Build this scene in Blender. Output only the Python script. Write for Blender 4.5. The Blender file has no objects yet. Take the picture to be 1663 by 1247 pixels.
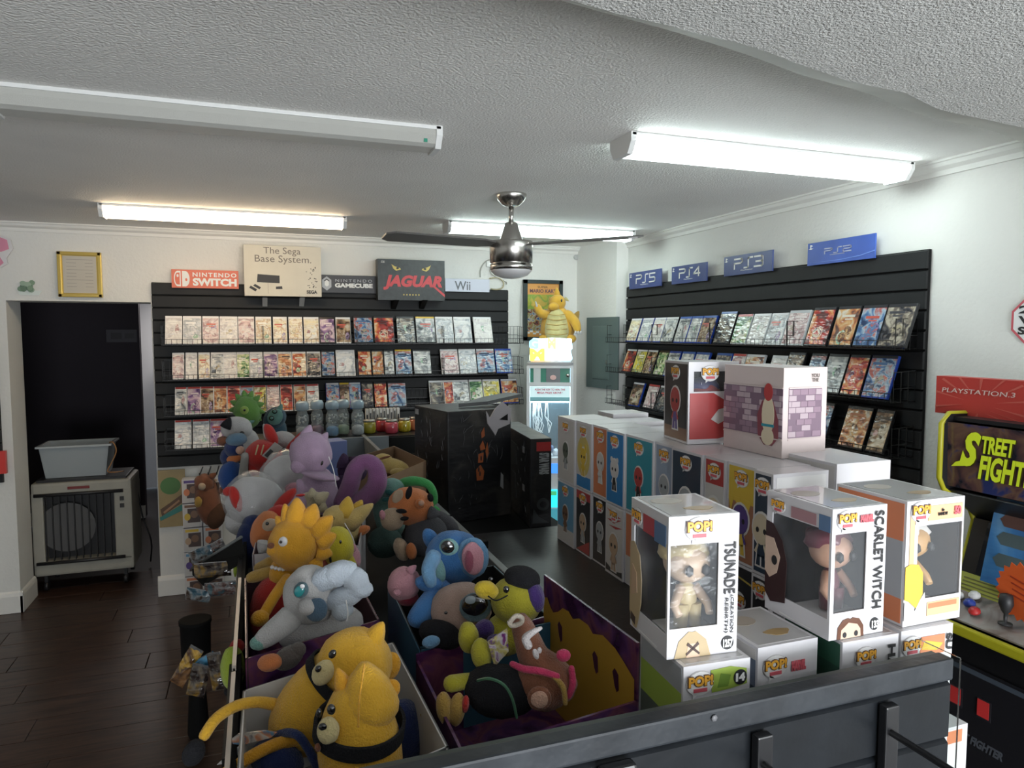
import bpy, bmesh, math, random
from mathutils import Vector, Matrix, noise
random.seed(7)
PI = math.pi
S = bpy.context.scene
C = S.collection

# ------------------------------------------------------------------ camera
F = 1150.0; YAW = math.radians(19.8); PIT = math.radians(4.1); HC = 1.75
FW = Vector((math.sin(YAW)*math.cos(PIT), math.cos(YAW)*math.cos(PIT), -math.sin(PIT)))
RT = Vector((math.cos(YAW), -math.sin(YAW), 0)); UP = RT.cross(FW)
CP = Vector((0, 0, HC))
cam = bpy.data.cameras.new('camera'); cam.sensor_fit = 'HORIZONTAL'; cam.sensor_width = 36
cam.lens = 36*F/1663.0; cam.clip_start = 0.02
co = bpy.data.objects.new('camera', cam); C.objects.link(co)
co.matrix_world = Matrix.Translation(CP) @ Matrix((RT, UP, -FW)).transposed().to_4x4()
S.camera = co

# ------------------------------------------------------------------ world, lights, exposure
S.view_settings.view_transform = 'Standard'; S.view_settings.look = 'None'
S.view_settings.gamma = 1; S.view_settings.use_curve_mapping = False
S.view_settings.exposure = 0.0
W = bpy.data.worlds.new('world'); S.world = W; W.use_nodes = True
W.node_tree.nodes['Background'].inputs[0].default_value = (0.75, 0.87, 1, 1)
W.node_tree.nodes['Background'].inputs[1].default_value = 1.0
WIN_POWER = 24; CEIL_FILL = 195; TUBE = 13.5
def area(name, loc, size, power, col, rot):
    l = bpy.data.lights.new(name, 'AREA'); l.shape = 'RECTANGLE'; l.size = size[0]; l.size_y = size[1]
    l.energy = power; l.color = col
    o = bpy.data.objects.new(name, l); C.objects.link(o); o.location = loc; o.rotation_euler = rot
    return o
# daylight through the shop window behind the photographer, an added ceiling fill, and the lit back room
area('window_daylight', (1.0, -2.9, 1.35), (2.9, 1.7), WIN_POWER, (0.90, 0.95, 1.0), (PI/2, 0, 0))
area('ceiling_fill', (1.0, -2.85, 1.0), (2.9, 1.2), CEIL_FILL, (0.93, 0.97, 1.0), (PI/2+.5, 0, 0))  # added upward fill lamp that brightens ceiling and soffit
area('back_room_lamp', (-0.7, 8.0, 2.2), (0.8, 0.5), 14, (1, 0.95, 0.92), (0, 0, 0))

# ------------------------------------------------------------------ pixel -> world helpers (measuring the photograph)
def ray(x, y): return FW + RT*((x-831.5)/F) - UP*((y-623.5)/F)
def hit(x, y, ax, v):
    d = ray(x, y); return CP + d*((v-CP[ax])/d[ax])
def at(x, y, d): return CP + ray(x, y)*d

# ------------------------------------------------------------------ materials
_m = {}
def mat(name, col, rough=0.6, metal=0.0, bump=0.0, bscale=200, var=0.0, vscale=8, coat=0, sheen=0, emit=None, estr=0, alpha=1, trans=0, spec=None):
    if name in _m: return _m[name]
    m = bpy.data.materials.new(name); m.use_nodes = True; _m[name] = m
    nt = m.node_tree; b = nt.nodes['Principled BSDF']
    b.inputs['Base Color'].default_value = (*col, 1); b.inputs['Roughness'].default_value = rough
    b.inputs['Metallic'].default_value = metal
    b.inputs['Coat Weight'].default_value = coat; b.inputs['Sheen Weight'].default_value = sheen
    b.inputs['Alpha'].default_value = alpha; b.inputs['Transmission Weight'].default_value = trans
    if spec is not None: b.inputs['Specular IOR Level'].default_value = spec
    if emit: b.inputs['Emission Color'].default_value = (*emit, 1); b.inputs['Emission Strength'].default_value = estr
    tc = nt.nodes.new('ShaderNodeTexCoord')
    if bump:
        n = nt.nodes.new('ShaderNodeTexNoise'); n.inputs['Scale'].default_value = bscale; n.inputs['Detail'].default_value = 3
        bp = nt.nodes.new('ShaderNodeBump'); bp.inputs['Strength'].default_value = bump; bp.inputs['Distance'].default_value = 0.01
        nt.links.new(tc.outputs['Object'], n.inputs['Vector']); nt.links.new(n.outputs['Fac'], bp.inputs['Height'])
        nt.links.new(bp.outputs['Normal'], b.inputs['Normal'])
    if var:
        n = nt.nodes.new('ShaderNodeTexNoise'); n.inputs['Scale'].default_value = vscale; n.inputs['Detail'].default_value = 4
        r = nt.nodes.new('ShaderNodeMapRange'); r.inputs['To Min'].default_value = 1-var; r.inputs['To Max'].default_value = 1+var
        r.inputs['From Min'].default_value = .25; r.inputs['From Max'].default_value = .75
        mx = nt.nodes.new('ShaderNodeVectorMath'); mx.operation = 'SCALE'; mx.inputs[0].default_value = col
        nt.links.new(tc.outputs['Object'], n.inputs['Vector']); nt.links.new(n.outputs['Fac'], r.inputs['Value'])
        nt.links.new(r.outputs['Result'], mx.inputs['Scale']); nt.links.new(mx.outputs['Vector'], b.inputs['Base Color'])
    return m
def art(name, cols, scale=6, rough=0.25, coat=0.6, wrinkle=0.35, seed=0, stretch=(1, 1, 1), wscale=14):
    """printed artwork: patches of several inks under a clear, slightly wrinkled film"""
    if name in _m: return _m[name]
    m = bpy.data.materials.new(name); m.use_nodes = True; _m[name] = m
    nt = m.node_tree; b = nt.nodes['Principled BSDF']; b.inputs['Roughness'].default_value = rough
    b.inputs['Coat Weight'].default_value = coat; b.inputs['Coat Roughness'].default_value = 0.12
    tc = nt.nodes.new('ShaderNodeTexCoord'); mp = nt.nodes.new('ShaderNodeMapping')
    mp.inputs['Location'].default_value = (seed*3.7, seed*1.3, seed*2.1); mp.inputs['Scale'].default_value = stretch
    n = nt.nodes.new('ShaderNodeTexNoise'); n.inputs['Scale'].default_value = scale; n.inputs['Detail'].default_value = 3.5
    n.inputs['Distortion'].default_value = .7
    cr = nt.nodes.new('ShaderNodeValToRGB'); e = cr.color_ramp; e.interpolation = 'LINEAR'
    while len(e.elements) < len(cols): e.elements.new(0.5)
    for i, c in enumerate(cols):
        e.elements[i].position = 0.36 + 0.28*i/(len(cols)-1); e.elements[i].color = (*c, 1)
    nt.links.new(tc.outputs['Object'], mp.inputs['Vector']); nt.links.new(mp.outputs['Vector'], n.inputs['Vector'])
    nt.links.new(n.outputs['Fac'], cr.inputs['Fac']); nt.links.new(cr.outputs['Color'], b.inputs['Base Color'])
    if wrinkle:
        w = nt.nodes.new('ShaderNodeTexNoise'); w.inputs['Scale'].default_value = wscale; w.inputs['Detail'].default_value = 2
        m2 = nt.nodes.new('ShaderNodeMapping'); m2.inputs['Scale'].default_value = (1, 1, 3.2); m2.inputs['Rotation'].default_value = (0, .4, 0)
        m2.inputs['Location'].default_value = (seed*1.1, 0, seed*5.3)
        bp = nt.nodes.new('ShaderNodeBump'); bp.inputs['Strength'].default_value = wrinkle; bp.inputs['Distance'].default_value = 0.02
        nt.links.new(tc.outputs['Object'], m2.inputs['Vector']); nt.links.new(m2.outputs['Vector'], w.inputs['Vector'])
        nt.links.new(w.outputs['Fac'], bp.inputs['Height']); nt.links.new(bp.outputs['Normal'], b.inputs['Normal'])
        nt.links.new(bp.outputs['Normal'], b.inputs['Coat Normal'])
    return m
def plushm(name, col): return mat('plush_'+name, col, 0.95, bump=0.5, bscale=420, var=0.12, vscale=30, sheen=0.25 if max(col) > .1 else 0.02, spec=0.2)
WALL = mat('painted_wall', (0.75, 0.745, 0.71), 0.8, bump=0.22, bscale=60, var=0.03, vscale=3)
CEIL = mat('ceiling_paint', (0.88, 0.87, 0.84), 0.75, bump=0.6, bscale=120, var=0.05, vscale=2)
SOFF = mat('soffit_stucco', (0.68, 0.68, 0.655), 0.8, bump=.9, bscale=230, var=0.06, vscale=12)
TRIM = mat('white_trim', (0.80, 0.79, 0.75), 0.45)
DARKW = mat('dark_purple_paint', (0.030, 0.022, 0.032), 0.7, bump=0.1, bscale=40)
SLAT = mat('slat_charcoal', (0.021, 0.022, 0.023), 0.55, var=0.15, vscale=6, bump=0.03, bscale=90, spec=.25)
BLACK = mat('black_laminate', (0.008, 0.008, 0.009), 0.36, var=0.25, vscale=15, bump=0.05, bscale=60, spec=.3)
BLACKM = mat('black_matt', (0.009, 0.009, 0.009), 0.75, spec=.15)
LEDGE = mat("worn_ledge", (0.030, 0.034, 0.040), 0.5, var=0.35, vscale=14, bump=0.25, bscale=25, spec=.3)
GREYE = mat('grey_edge', (0.16, 0.17, 0.17), 0.45, var=0.2, vscale=20)
WIRE = mat('dark_wire', (0.035, 0.035, 0.035), 0.35, 0.6)
WHITE = mat('white_card', (0.80, 0.79, 0.79), 0.4)
INK = mat('black_ink', (0.02, 0.02, 0.022), 0.5)
CHROME = mat('brushed_nickel', (0.55, 0.53, 0.50), 0.25, 1.0)
def film(name, alpha=0.16, rough=0.08, col=(0.85, 0.88, 0.9), bump=0.25):
    m = mat(name, col, rough, bump=bump, bscale=18, alpha=alpha, spec=0.9, coat=1.0)
    return m
FILM = film('clear_film'); PANE = mat('acrylic', (0.86, 0.92, 0.9), 0.02, trans=1.0)
def wood():
    m = mat('floor_wood', (0.06, 0.035, 0.025), 0.32); nt = m.node_tree; b = nt.nodes['Principled BSDF']
    tc = nt.nodes.new('ShaderNodeTexCoord'); mp = nt.nodes.new('ShaderNodeMapping'); mp.inputs['Scale'].default_value = (1.6, 14, 1)
    n = nt.nodes.new('ShaderNodeTexNoise'); n.inputs['Scale'].default_value = 3; n.inputs['Detail'].default_value = 8; n.inputs['Distortion'].default_value = .6
    cr = nt.nodes.new('ShaderNodeValToRGB'); e = cr.color_ramp
    e.elements[0].position = .3; e.elements[0].color = (0.016, 0.009, 0.007, 1); e.elements[1].position = .75; e.elements[1].color = (0.085, 0.045, 0.030, 1)
    oi = nt.nodes.new('ShaderNodeObjectInfo'); ad = nt.nodes.new('ShaderNodeVectorMath'); ad.operation = 'ADD'
    sc = nt.nodes.new('ShaderNodeVectorMath'); sc.operation = 'SCALE'; sc.inputs[0].default_value = (9, 7, 0)
    nt.links.new(oi.outputs['Random'], sc.inputs['Scale']); nt.links.new(tc.outputs['Object'], ad.inputs[0]); nt.links.new(sc.outputs['Vector'], ad.inputs[1])
    nt.links.new(ad.outputs['Vector'], mp.inputs['Vector']); nt.links.new(mp.outputs['Vector'], n.inputs['Vector'])
    nt.links.new(n.outputs['Fac'], cr.inputs['Fac']); nt.links.new(cr.outputs['Color'], b.inputs['Base Color'])
    return m
WOOD = wood()

# ------------------------------------------------------------------ mesh helpers
class MB:
    def __init__(s): s.b = bmesh.new()
    def _mi(s, geo, mi):
        for f in geo: f.material_index = mi
    def box(s, c, d, mi=0, M=None, bev=0):
        r = bmesh.ops.create_cube(s.b, size=1); v = r['verts']
        T = Matrix.Translation(c) @ (M or Matrix.Identity(4)) @ Matrix.Diagonal((d[0], d[1], d[2], 1))
        bmesh.ops.transform(s.b, matrix=T, verts=v)
        fs = {f for x in v for f in x.link_faces}; s._mi(fs, mi)
        if bev:
            es = list({e for x in v for e in x.link_edges})
            r2 = bmesh.ops.bevel(s.b, geom=es, offset=bev, segments=2, affect='EDGES', profile=0.6)
            s._mi(r2['faces'], mi)
        return s
    def hexa(s, p, mi=0):
        """8 points: 4 of the bottom loop then 4 of the top loop"""
        v = [s.b.verts.new(q) for q in p]
        for ids in ((3, 2, 1, 0), (4, 5, 6, 7), (0, 1, 5, 4), (1, 2, 6, 5), (2, 3, 7, 6), (3, 0, 4, 7)):
            f = s.b.faces.new([v[i] for i in ids]); f.material_index = mi
        return s
    def prism(s, poly, axis, a, b, mi=0):
        """poly of 2-D points extruded along axis 0/1/2 between a and b"""
        def mk(p, t):
            q = list(p); q.insert(axis, t); return q
        A = [s.b.verts.new(mk(p, a)) for p in poly]; B = [s.b.verts.new(mk(p, b)) for p in poly]
        n = len(poly); s.b.faces.new(A).material_index = mi; s.b.faces.new(B[::-1]).material_index = mi
        for i in range(n): s.b.faces.new((A[i], B[i], B[(i+1) % n], A[(i+1) % n])).material_index = mi
        return s
    def tube(s, pts, r, n=6, mi=0, cap=True):
        pts = [Vector(p) for p in pts]; rs = r if isinstance(r, (list, tuple)) else [r]*len(pts); rings = []
        prev = None
        for i, p in enumerate(pts):
            t = (pts[min(i+1, len(pts)-1)]-pts[max(i-1, 0)]).normalized()
            if prev is None:
                u = t.orthogonal().normalized()
            else:
                u = (prev - t*prev.dot(t))
                u = u.normalized() if u.length > 1e-6 else t.orthogonal().normalized()
            prev = u; w = t.cross(u)
            rings.append([s.b.verts.new(p+(u*math.cos(2*PI*k/n)+w*math.sin(2*PI*k/n))*rs[i]) for k in range(n)])
        for i in range(len(rings)-1):
            for k in range(n):
                f = s.b.faces.new((rings[i][k], rings[i][(k+1) % n], rings[i+1][(k+1) % n], rings[i+1][k])); f.material_index = mi; f.smooth = n > 5
        if cap:
            s.b.faces.new(rings[0][::-1]).material_index = mi; s.b.faces.new(rings[-1]).material_index = mi
        return s
    def lathe(s, prof, c=(0, 0, 0), n=24, mi=0):
        rings = []
        for r, z in prof:
            rings.append([s.b.verts.new((c[0]+r*math.cos(2*PI*k/n), c[1]+r*math.sin(2*PI*k/n), c[2]+z)) for k in range(n)])
        for i in range(len(rings)-1):
            for k in range(n):
                f = s.b.faces.new((rings[i][k], rings[i][(k+1) % n], rings[i+1][(k+1) % n], rings[i+1][k])); f.material_index = mi; f.smooth = True
        for ring, fl in ((rings[0], True), (rings[-1], False)):
            if (prof[0] if fl else prof[-1])[0] > 1e-4:
                s.b.faces.new(ring[::-1] if fl else ring).material_index = mi
        return s
    def blob(s, c, X, Y, Z, egg=0.0, lump=0.03, mi=0, sub=3, seed=0):
        """soft stuffed form: axes X, Y, Z are vectors; egg narrows it towards +Y"""
        r = bmesh.ops.create_icosphere(s.b, subdivisions=sub, radius=1)
        c = Vector(c)
        for v in r['verts']:
            p = v.co.copy(); k = 1 - egg*p.y; l = 1 + lump*noise.noise(p*1.9+Vector((seed, 0, c.x*9)))*2
            v.co = c + X*(p.x*k*l) + Y*(p.y*l) + Z*(p.z*k*l)
        for f in {f for v in r['verts'] for f in v.link_faces}: f.smooth = True; f.material_index = mi
        return s
    def poly(s, pts, mi=0):
        s.b.faces.new([s.b.verts.new(p) for p in pts]).material_index = mi; return s
    def build(s, name, mats, parent=None, loc=None, rot=None, fix=True):
        if fix: bmesh.ops.recalc_face_normals(s.b, faces=s.b.faces)
        me = bpy.data.meshes.new(name); s.b.to_mesh(me); s.b.free()
        for m in (mats if isinstance(mats, (list, tuple)) else [mats]): me.materials.append(m)
        o = bpy.data.objects.new(name, me); C.objects.link(o)
        if parent: o.parent = parent
        if loc is not None: o.location = loc
        if rot is not None: o.rotation_euler = rot
        return o
def tag(o, label, cat, group=None, kind=None):
    o['label'] = label; o['category'] = cat
    if group: o['group'] = group
    if kind: o['kind'] = kind
    return o
def thing(name, label, cat, loc=(0, 0, 0), rz=0, group=None, rot=None):
    o = bpy.data.objects.new(name, None); C.objects.link(o); o.location = loc; o.empty_display_size = .05
    o.rotation_euler = rot or (0, 0, rz); return tag(o, label, cat, group)
def struct(o): o['kind'] = 'structure'; return o
_txt = {}
def text(parent, s, box, m, y=-0.002, shear=0.0, bold=0.0, rot=0, name='lettering', ext=0.0008, space=1.0):
    """letters fitted to box (x0,z0,x1,z1) in the parent's xz plane, read from -y"""
    key = (s, shear, bold, space)
    if key not in _txt:
        cu = bpy.data.curves.new('t', 'FONT'); cu.body = s; cu.shear = shear; cu.offset = bold; cu.extrude = 0.01; cu.space_character = space
        cu.resolution_u = 3; cu.space_line = 0.85; cu.align_x = 'CENTER'
        ob = bpy.data.objects.new('t', cu); C.objects.link(ob)
        me0 = bpy.data.meshes.new_from_object(ob.evaluated_get(bpy.context.evaluated_depsgraph_get()))
        bpy.data.objects.remove(ob); _txt[key] = me0
    me = _txt[key].copy(); x0, z0, x1, z1 = box
    P = [v.co.copy() for v in me.vertices]
    if rot == -90: P = [Vector((p.y, -p.x, p.z)) for p in P]      # reads from top to bottom
    xs = [p.x for p in P]; ys = [p.y for p in P]; ax, bx, ay, by = min(xs), max(xs), min(ys), max(ys)
    for v, p in zip(me.vertices, P):
        v.co = ((x0+(p.x-ax)/(bx-ax)*(x1-x0)), y-(ext if p.z > 0 else 0), z0+(p.y-ay)/(by-ay)*(z1-z0))
    me.materials.clear(); me.materials.append(m)
    o = bpy.data.objects.new(name, me); C.objects.link(o); o.parent = parent
    return o
def cp(o, parent=None):
    c = o.copy(); C.objects.link(c)
    if parent is not None: c.parent = parent
    for ch in list(o.children): cp(ch, c)
    return c
ORD = ['first', 'second', 'third', 'fourth', 'fifth', 'sixth', 'seventh', 'eighth', 'ninth', 'tenth', 'eleventh', 'twelfth', 'thirteenth', 'fourteenth', 'fifteenth', 'sixteenth', 'seventeenth', 'eighteenth', 'nineteenth', 'twentieth', 'twenty-first', 'twenty-second', 'twenty-third', 'twenty-fourth', 'twenty-fifth']

# ================================================================== ROOM
YB = 5.14; XR = 2.57; ZC = 2.425
struct(MB().box((-.7, 3.2, -.06), (8, 12.6, .08)).build('floor', mat('subfloor', (0.02, 0.013, 0.010), 0.5)))
floor = bpy.data.objects['floor']
pm = {}
for j in range(26):
    y = 0.9+0.19*j
    x = -3.6 + (j*0.53) % 1.2
    while x < (0.6 if j > 3 else 2.5):
        if 'm' not in pm:
            p = MB().box((.598, 0, 0), (1.196, .187, .018), bev=.0015).build('plank', WOOD, floor, (x, y, -.011)); pm['m'] = p.data
        else:
            p = bpy.data.objects.new('plank', pm['m']); C.objects.link(p); p.parent = floor; p.location = (x, y, -.011)
        x += 1.2
struct(MB().box((-.7, 2.6, ZC+.05), (6.8, 11.5, .1)).build('ceiling', CEIL))
# back wall with the doorway at its left end
XL = -1.435; XD = -.64
w = MB(); w.box(((XD+2.75)/2, YB+.14, 1.25), (2.75-XD, .28, 2.5)); w.box(((XL-4.0)/2, YB+.14, 1.25), (XL+4.0, .28, 2.5)); w.box(((XL+XD)/2, YB+.14, 2.225), (XD-XL, .28, .55))
struct(w.build('wall_back', WALL))
w = MB(); w.box((XR+.1, 1.1, 1.25), (.2, 8.2, 2.5)); struct(w.build('wall_right', WALL))
# bump-out in the far right corner, slightly out of square
w = MB(); a = (2.395, YB); b_ = (2.475, 4.63)
w.hexa([(a[0], a[1]+.01, 0), (b_[0], b_[1], 0), (XR+.02, b_[1], 0), (XR+.02, a[1]+.01, 0)] + [(a[0], a[1]+.01, 2.45), (b_[0], b_[1], 2.45), (XR+.02, b_[1], 2.45), (XR+.02, a[1]+.01, 2.45)])
struct(w.build('wall_corner', WALL))
struct(MB().box((-4.0, 1.1, 1.25), (.2, 8.2, 2.5)).build('wall_left', WALL))
w = MB(); w.box((-2.25, -3.0, 1.25), (3.3, .2, 2.5)); w.box((2.55, -3.0, 1.25), (.2, .2, 2.5)); w.box((1.0, -3.0, .22), (3.2, .2, .44)); w.box((1.0, -3.0, 2.35), (3.2, .2, .3))
struct(w.build('wall_front', WALL))
w = MB()
for x in (-.6, 1.0, 2.5): w.box((x, -3.0, 1.32), (.05, .08, 1.8))
w.box((1, -3, .46), (3.1, .08, .05)); w.box((1, -3, 2.18), (3.1, .08, .05)); win = struct(w.build('window_1', TRIM))
# corridor behind the doorway
yd = 7.45
struct(MB().box((-2.0, yd+.05, 1.25), (1.93, .1, 2.5)).build('wall_corridor', DARKW))
struct(MB().box((-2.0, yd-.01, .055), (1.93, .02, .12), bev=.004).build('baseboard_corridor', TRIM))
w = MB(); w.box((-2.6, 6.3, 1.25), (.1, 2.2, 2.5)); w.box((-.5, 7.2, 1.25), (.1, 3.8, 2.5)); w.box((-2, 7.3, 2.5), (4, 4.2, .1)); struct(w.build('wall_passage', DARKW))
struct(MB().box((-.8, 8.9, 1.25), (1.6, .1, 2.5)).build('wall_far_room', WHITE))
# crown mouldings and baseboards
cr = [(0, 0), (0, -.055), (-.012, -.055), (-.016, -.036), (-.034, -.024), (-.04, -.010), (-.05, -.008), (-.05, 0)]
struct(MB().prism([(YB+p[0], ZC+p[1]) for p in cr], 0, -3.9, 2.43).build('trim_1', TRIM))
struct(MB().prism([(XR+p[0], ZC+p[1]) for p in cr], 1, -2.9, 4.66).build('trim_2', TRIM))
bbp = [(0, 0), (-.016, 0), (-.016, .105), (-.011, .125), (-.003, .135), (0, .135)]
w = MB(); w.prism([(YB+p[0], p[1]) for p in bbp], 0, -3.9, XL+.014); w.prism([(XL-p[0], p[1]) for p in bbp], 1, YB-.016, YB+.29)
struct(w.build('baseboard_left', TRIM))
struct(MB().prism([(YB+p[0], p[1]) for p in bbp], 0, XD-.016, 2.4).build('baseboard_back', TRIM))
struct(MB().prism([(XR+p[0], p[1]) for p in bbp], 1, -2.9, 4.6).build('baseboard_right', TRIM))
# lowered plaster soffit nearest the camera with its ragged edge
def soff():
    m = MB(); zs = 2.25; A = Vector((.39, 1.033)); D = Vector((1.575, .338)).normalized(); N = Vector((-D.y, D.x))
    cols = []
    for i in range(90):
        t = -5.0 + i*(7.4/89); p = A + D*t; e = .010*noise.noise(Vector((t*3.1, 0, 0)))*2; h = .008*noise.noise(Vector((t*2.3, 5, 0)))*2
        o0 = p+N*(e-.0); wd = .03+.045*max(0, min(1, (t+.2)/1.6))+.014*noise.noise(Vector((t*6, 9, 0))); o1 = p+N*(e-wd-h); o2 = p-N*1.1
        k = min(1, max(0, (t+5)/7.4))
        o2 = Vector((o2.x, o2.y)); 
        cols.append([(o0.x+N.x*.02, o0.y+N.y*.02, ZC+.02), (o0.x+N.x*.006, o0.y+N.y*.006, zs+.05), (o0.x, o0.y, zs+.016+h), (o1.x, o1.y, zs+.003), (o1.x-N.x*.004, o1.y-N.y*.004, zs), (o2.x, o2.y, zs), (p.x-N.x*4.6, p.y-N.y*4.6, zs)])
    vs = [[m.b.verts.new(q) for q in c] for c in cols]
    for i in range(len(vs)-1):
        for k in range(6):
            f = m.b.faces.new((vs[i][k], vs[i+1][k], vs[i+1][k+1], vs[i][k+1])); f.material_index = 1 if k < 4 else 0; f.smooth = k < 4
    return m
o = soff().build('ceiling_soffit', [SOFF, mat('patched_plaster', (0.66, 0.64, 0.60), 0.6, bump=.3, bscale=14, var=.1, vscale=9)]); struct(o)
# ------------------------------------------------------------------ slat walls
def slatwall(name, label, loc, rz, L, z0, H, n):
    t = thing(name, label, 'slatwall', loc, rz)
    MB().box((L/2, .012, z0+H/2), (L, .014, H-.004)).build('backing_board', BLACKM, t)
    h = H/n; me = None
    for i in range(n):
        z = z0+h*(i+.5)
        if me is None:
            m = MB(); m.prism([(-.006, -h/2+.003), (-.006, h/2-.010), (.006, h/2-.004), (.006, -h/2+.003)], 0, 0, L); s = m.build('slat', SLAT, t, (0, 0, z)); me = s.data
        else:
            s = bpy.data.objects.new('slat', me); C.objects.link(s); s.parent = t; s.location = (0, 0, z)
    return t
slatwall('slatwall', 'wide charcoal slatwall panel hung on the back wall right of the doorway', (-.63, YB-.022, 0), 0, 2.44, .865, 1.215, 15)
slatwall('slatwall', 'long charcoal slatwall panel on the right hand wall behind the boxed figures', (XR-.022, 4.60, 0), -PI/2, 2.46, .865, 1.225, 15)
slatwall('slatwall', 'black slatwall panel cut off by the left edge, beside the doorway', (-3.55, YB-.022, 0), 0, 2.06, .83, 1.25, 15)
# ------------------------------------------------------------------ wire racks
def rack_mesh(L, d=.13, back=.13, ends=(True, True), sp=.03):
    m = MB(); r = .0018
    for y, z in ((-d, .005), (-d, .038), (-d*.5, 0), (0, .005), (0, back*.5), (0, back)):
        m.tube([(0, y, z), (L, y, z)], r*1.2, 4)
    k = int(L/sp)
    for i in range(k+1):
        x = i*L/k
        m.tube([(x, 0, back), (x, 0, .005), (x, -d, .002), (x, -d, .038)], r*.8, 3, cap=False)
    for e, x in zip(ends, (0, L)):
        if e:
            for z in (.06, back): m.tube([(x, 0, z), (x, -d*.9, z*.95)], r, 4)
            for f in (.3, .6, .9): m.tube([(x, -d*f, .0), (x, -d*f, back*.98)], r, 4)
    return m
rk = {}
def racks(L, n, origin, rz, label, group, names):
    for i in range(n):
        key = round(L/n, 3)
        if key not in rk:
            o = rack_mesh(L/n-.006).build('wire_rack', WIRE); rk[key] = o
        else: o = cp(rk[key])
        v = Matrix.Rotation(rz, 3, 'Z') @ Vector((i*L/n, 0, 0))
        o.location = Vector(origin)+v; o.rotation_euler = (0, 0, rz)
        tag(o, f'black wire rack {names[i]}, {label}', 'rack', group)
seg = ['at the far left', 'left of centre', 'right of centre', 'at the far right']
BZ = [1.68, 1.452, 1.222, 1.0]
for r, z in enumerate(BZ):
    rown = ['top row', 'second row', 'third row', 'lowest row'][r]
    racks(2.46 if r < 3 else 1.2, 4 if r < 3 else 2, (-.57, YB-.032, z-.008), 0, f'{rown} of the back wall', 'wire racks on the back slatwall', seg if r < 3 else ['left half', 'right half'])
RZ = [1.69, 1.475, 1.245, 1.02]
seg2 = ['farthest from camera', 'second from the far end', 'second from the near end', 'nearest the camera']
for r, z in enumerate(RZ):
    racks(2.5, 4, (XR-.032, 4.66, z-.008), -PI/2, ['top row', 'second row', 'third row', 'bottom row'][r]+' of right wall', 'wire racks on the right slatwall', seg2)
# ------------------------------------------------------------------ game cases
def hsv(h, s, v):
    import colorsys; return colorsys.hsv_to_rgb(h % 1, s, v)
PAL = {
 'pale': [(.80, .78, .74), (.70, .67, .64), (.84, .82, .78), (.60, .56, .56)],
 'white': [(.80, .80, .78), (.62, .64, .66), (.40, .43, .46), (.82, .82, .80)],
 'cream': [(.80, .70, .45), (.86, .80, .66), (.60, .42, .25), (.84, .82, .74)],
 'pinkish': [(.70, .50, .48), (.78, .68, .66), (.42, .24, .25), (.80, .74, .70)],
 'red': [(.10, .02, .02), (.50, .05, .04), (.70, .30, .10), (.75, .65, .5)],
 'orange': [(.10, .05, .04), (.48, .17, .07), (.62, .36, .15), (.66, .60, .50)],
 'blue': [(.02, .04, .10), (.08, .17, .34), (.36, .46, .54), (.42, .12, .10)],
 'dark': [(.01, .01, .015), (.06, .06, .07), (.18, .15, .12), (.45, .40, .32)],
 'grey': [(.08, .09, .10), (.30, .32, .33), (.55, .56, .55), (.75, .75, .72)],
 'green': [(.03, .10, .04), (.15, .32, .12), (.60, .62, .35), (.75, .75, .65)],
 'multicoloured': [(.60, .10, .10), (.10, .25, .50), (.75, .60, .12), (.78, .76, .72)],
 'brown': [(.04, .025, .015), (.20, .12, .07), (.42, .30, .18), (.60, .52, .40)],
 'purple': [(.06, .03, .09), (.22, .12, .30), (.50, .35, .45), (.7, .6, .6)],
 'yellow': [(.70, .56, .06), (.72, .64, .20), (.26, .24, .06), (.74, .70, .55)]}
SH = {'blue': mat('case_blue', (.02, .06, .35), .25), 'black': mat('case_black', (.015, .015, .017), .25), 'clear': mat('case_clear', (.55, .57, .58), .2), 'white': mat('case_white', (.75, .75, .75), .3), 'red': mat('case_red', (.45, .02, .02), .3)}
BAND = {'black': mat('band_black', (.03, .03, .035), .3), 'blue': mat('band_blue', (.04, .12, .42), .3), 'white': mat('band_white', (.75, .75, .76), .3), 'red': mat('band_red', (.55, .06, .05), .3), 'yellow': mat('band_yellow', (.75, .50, .05), .3)}
cvar = {}
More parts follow.
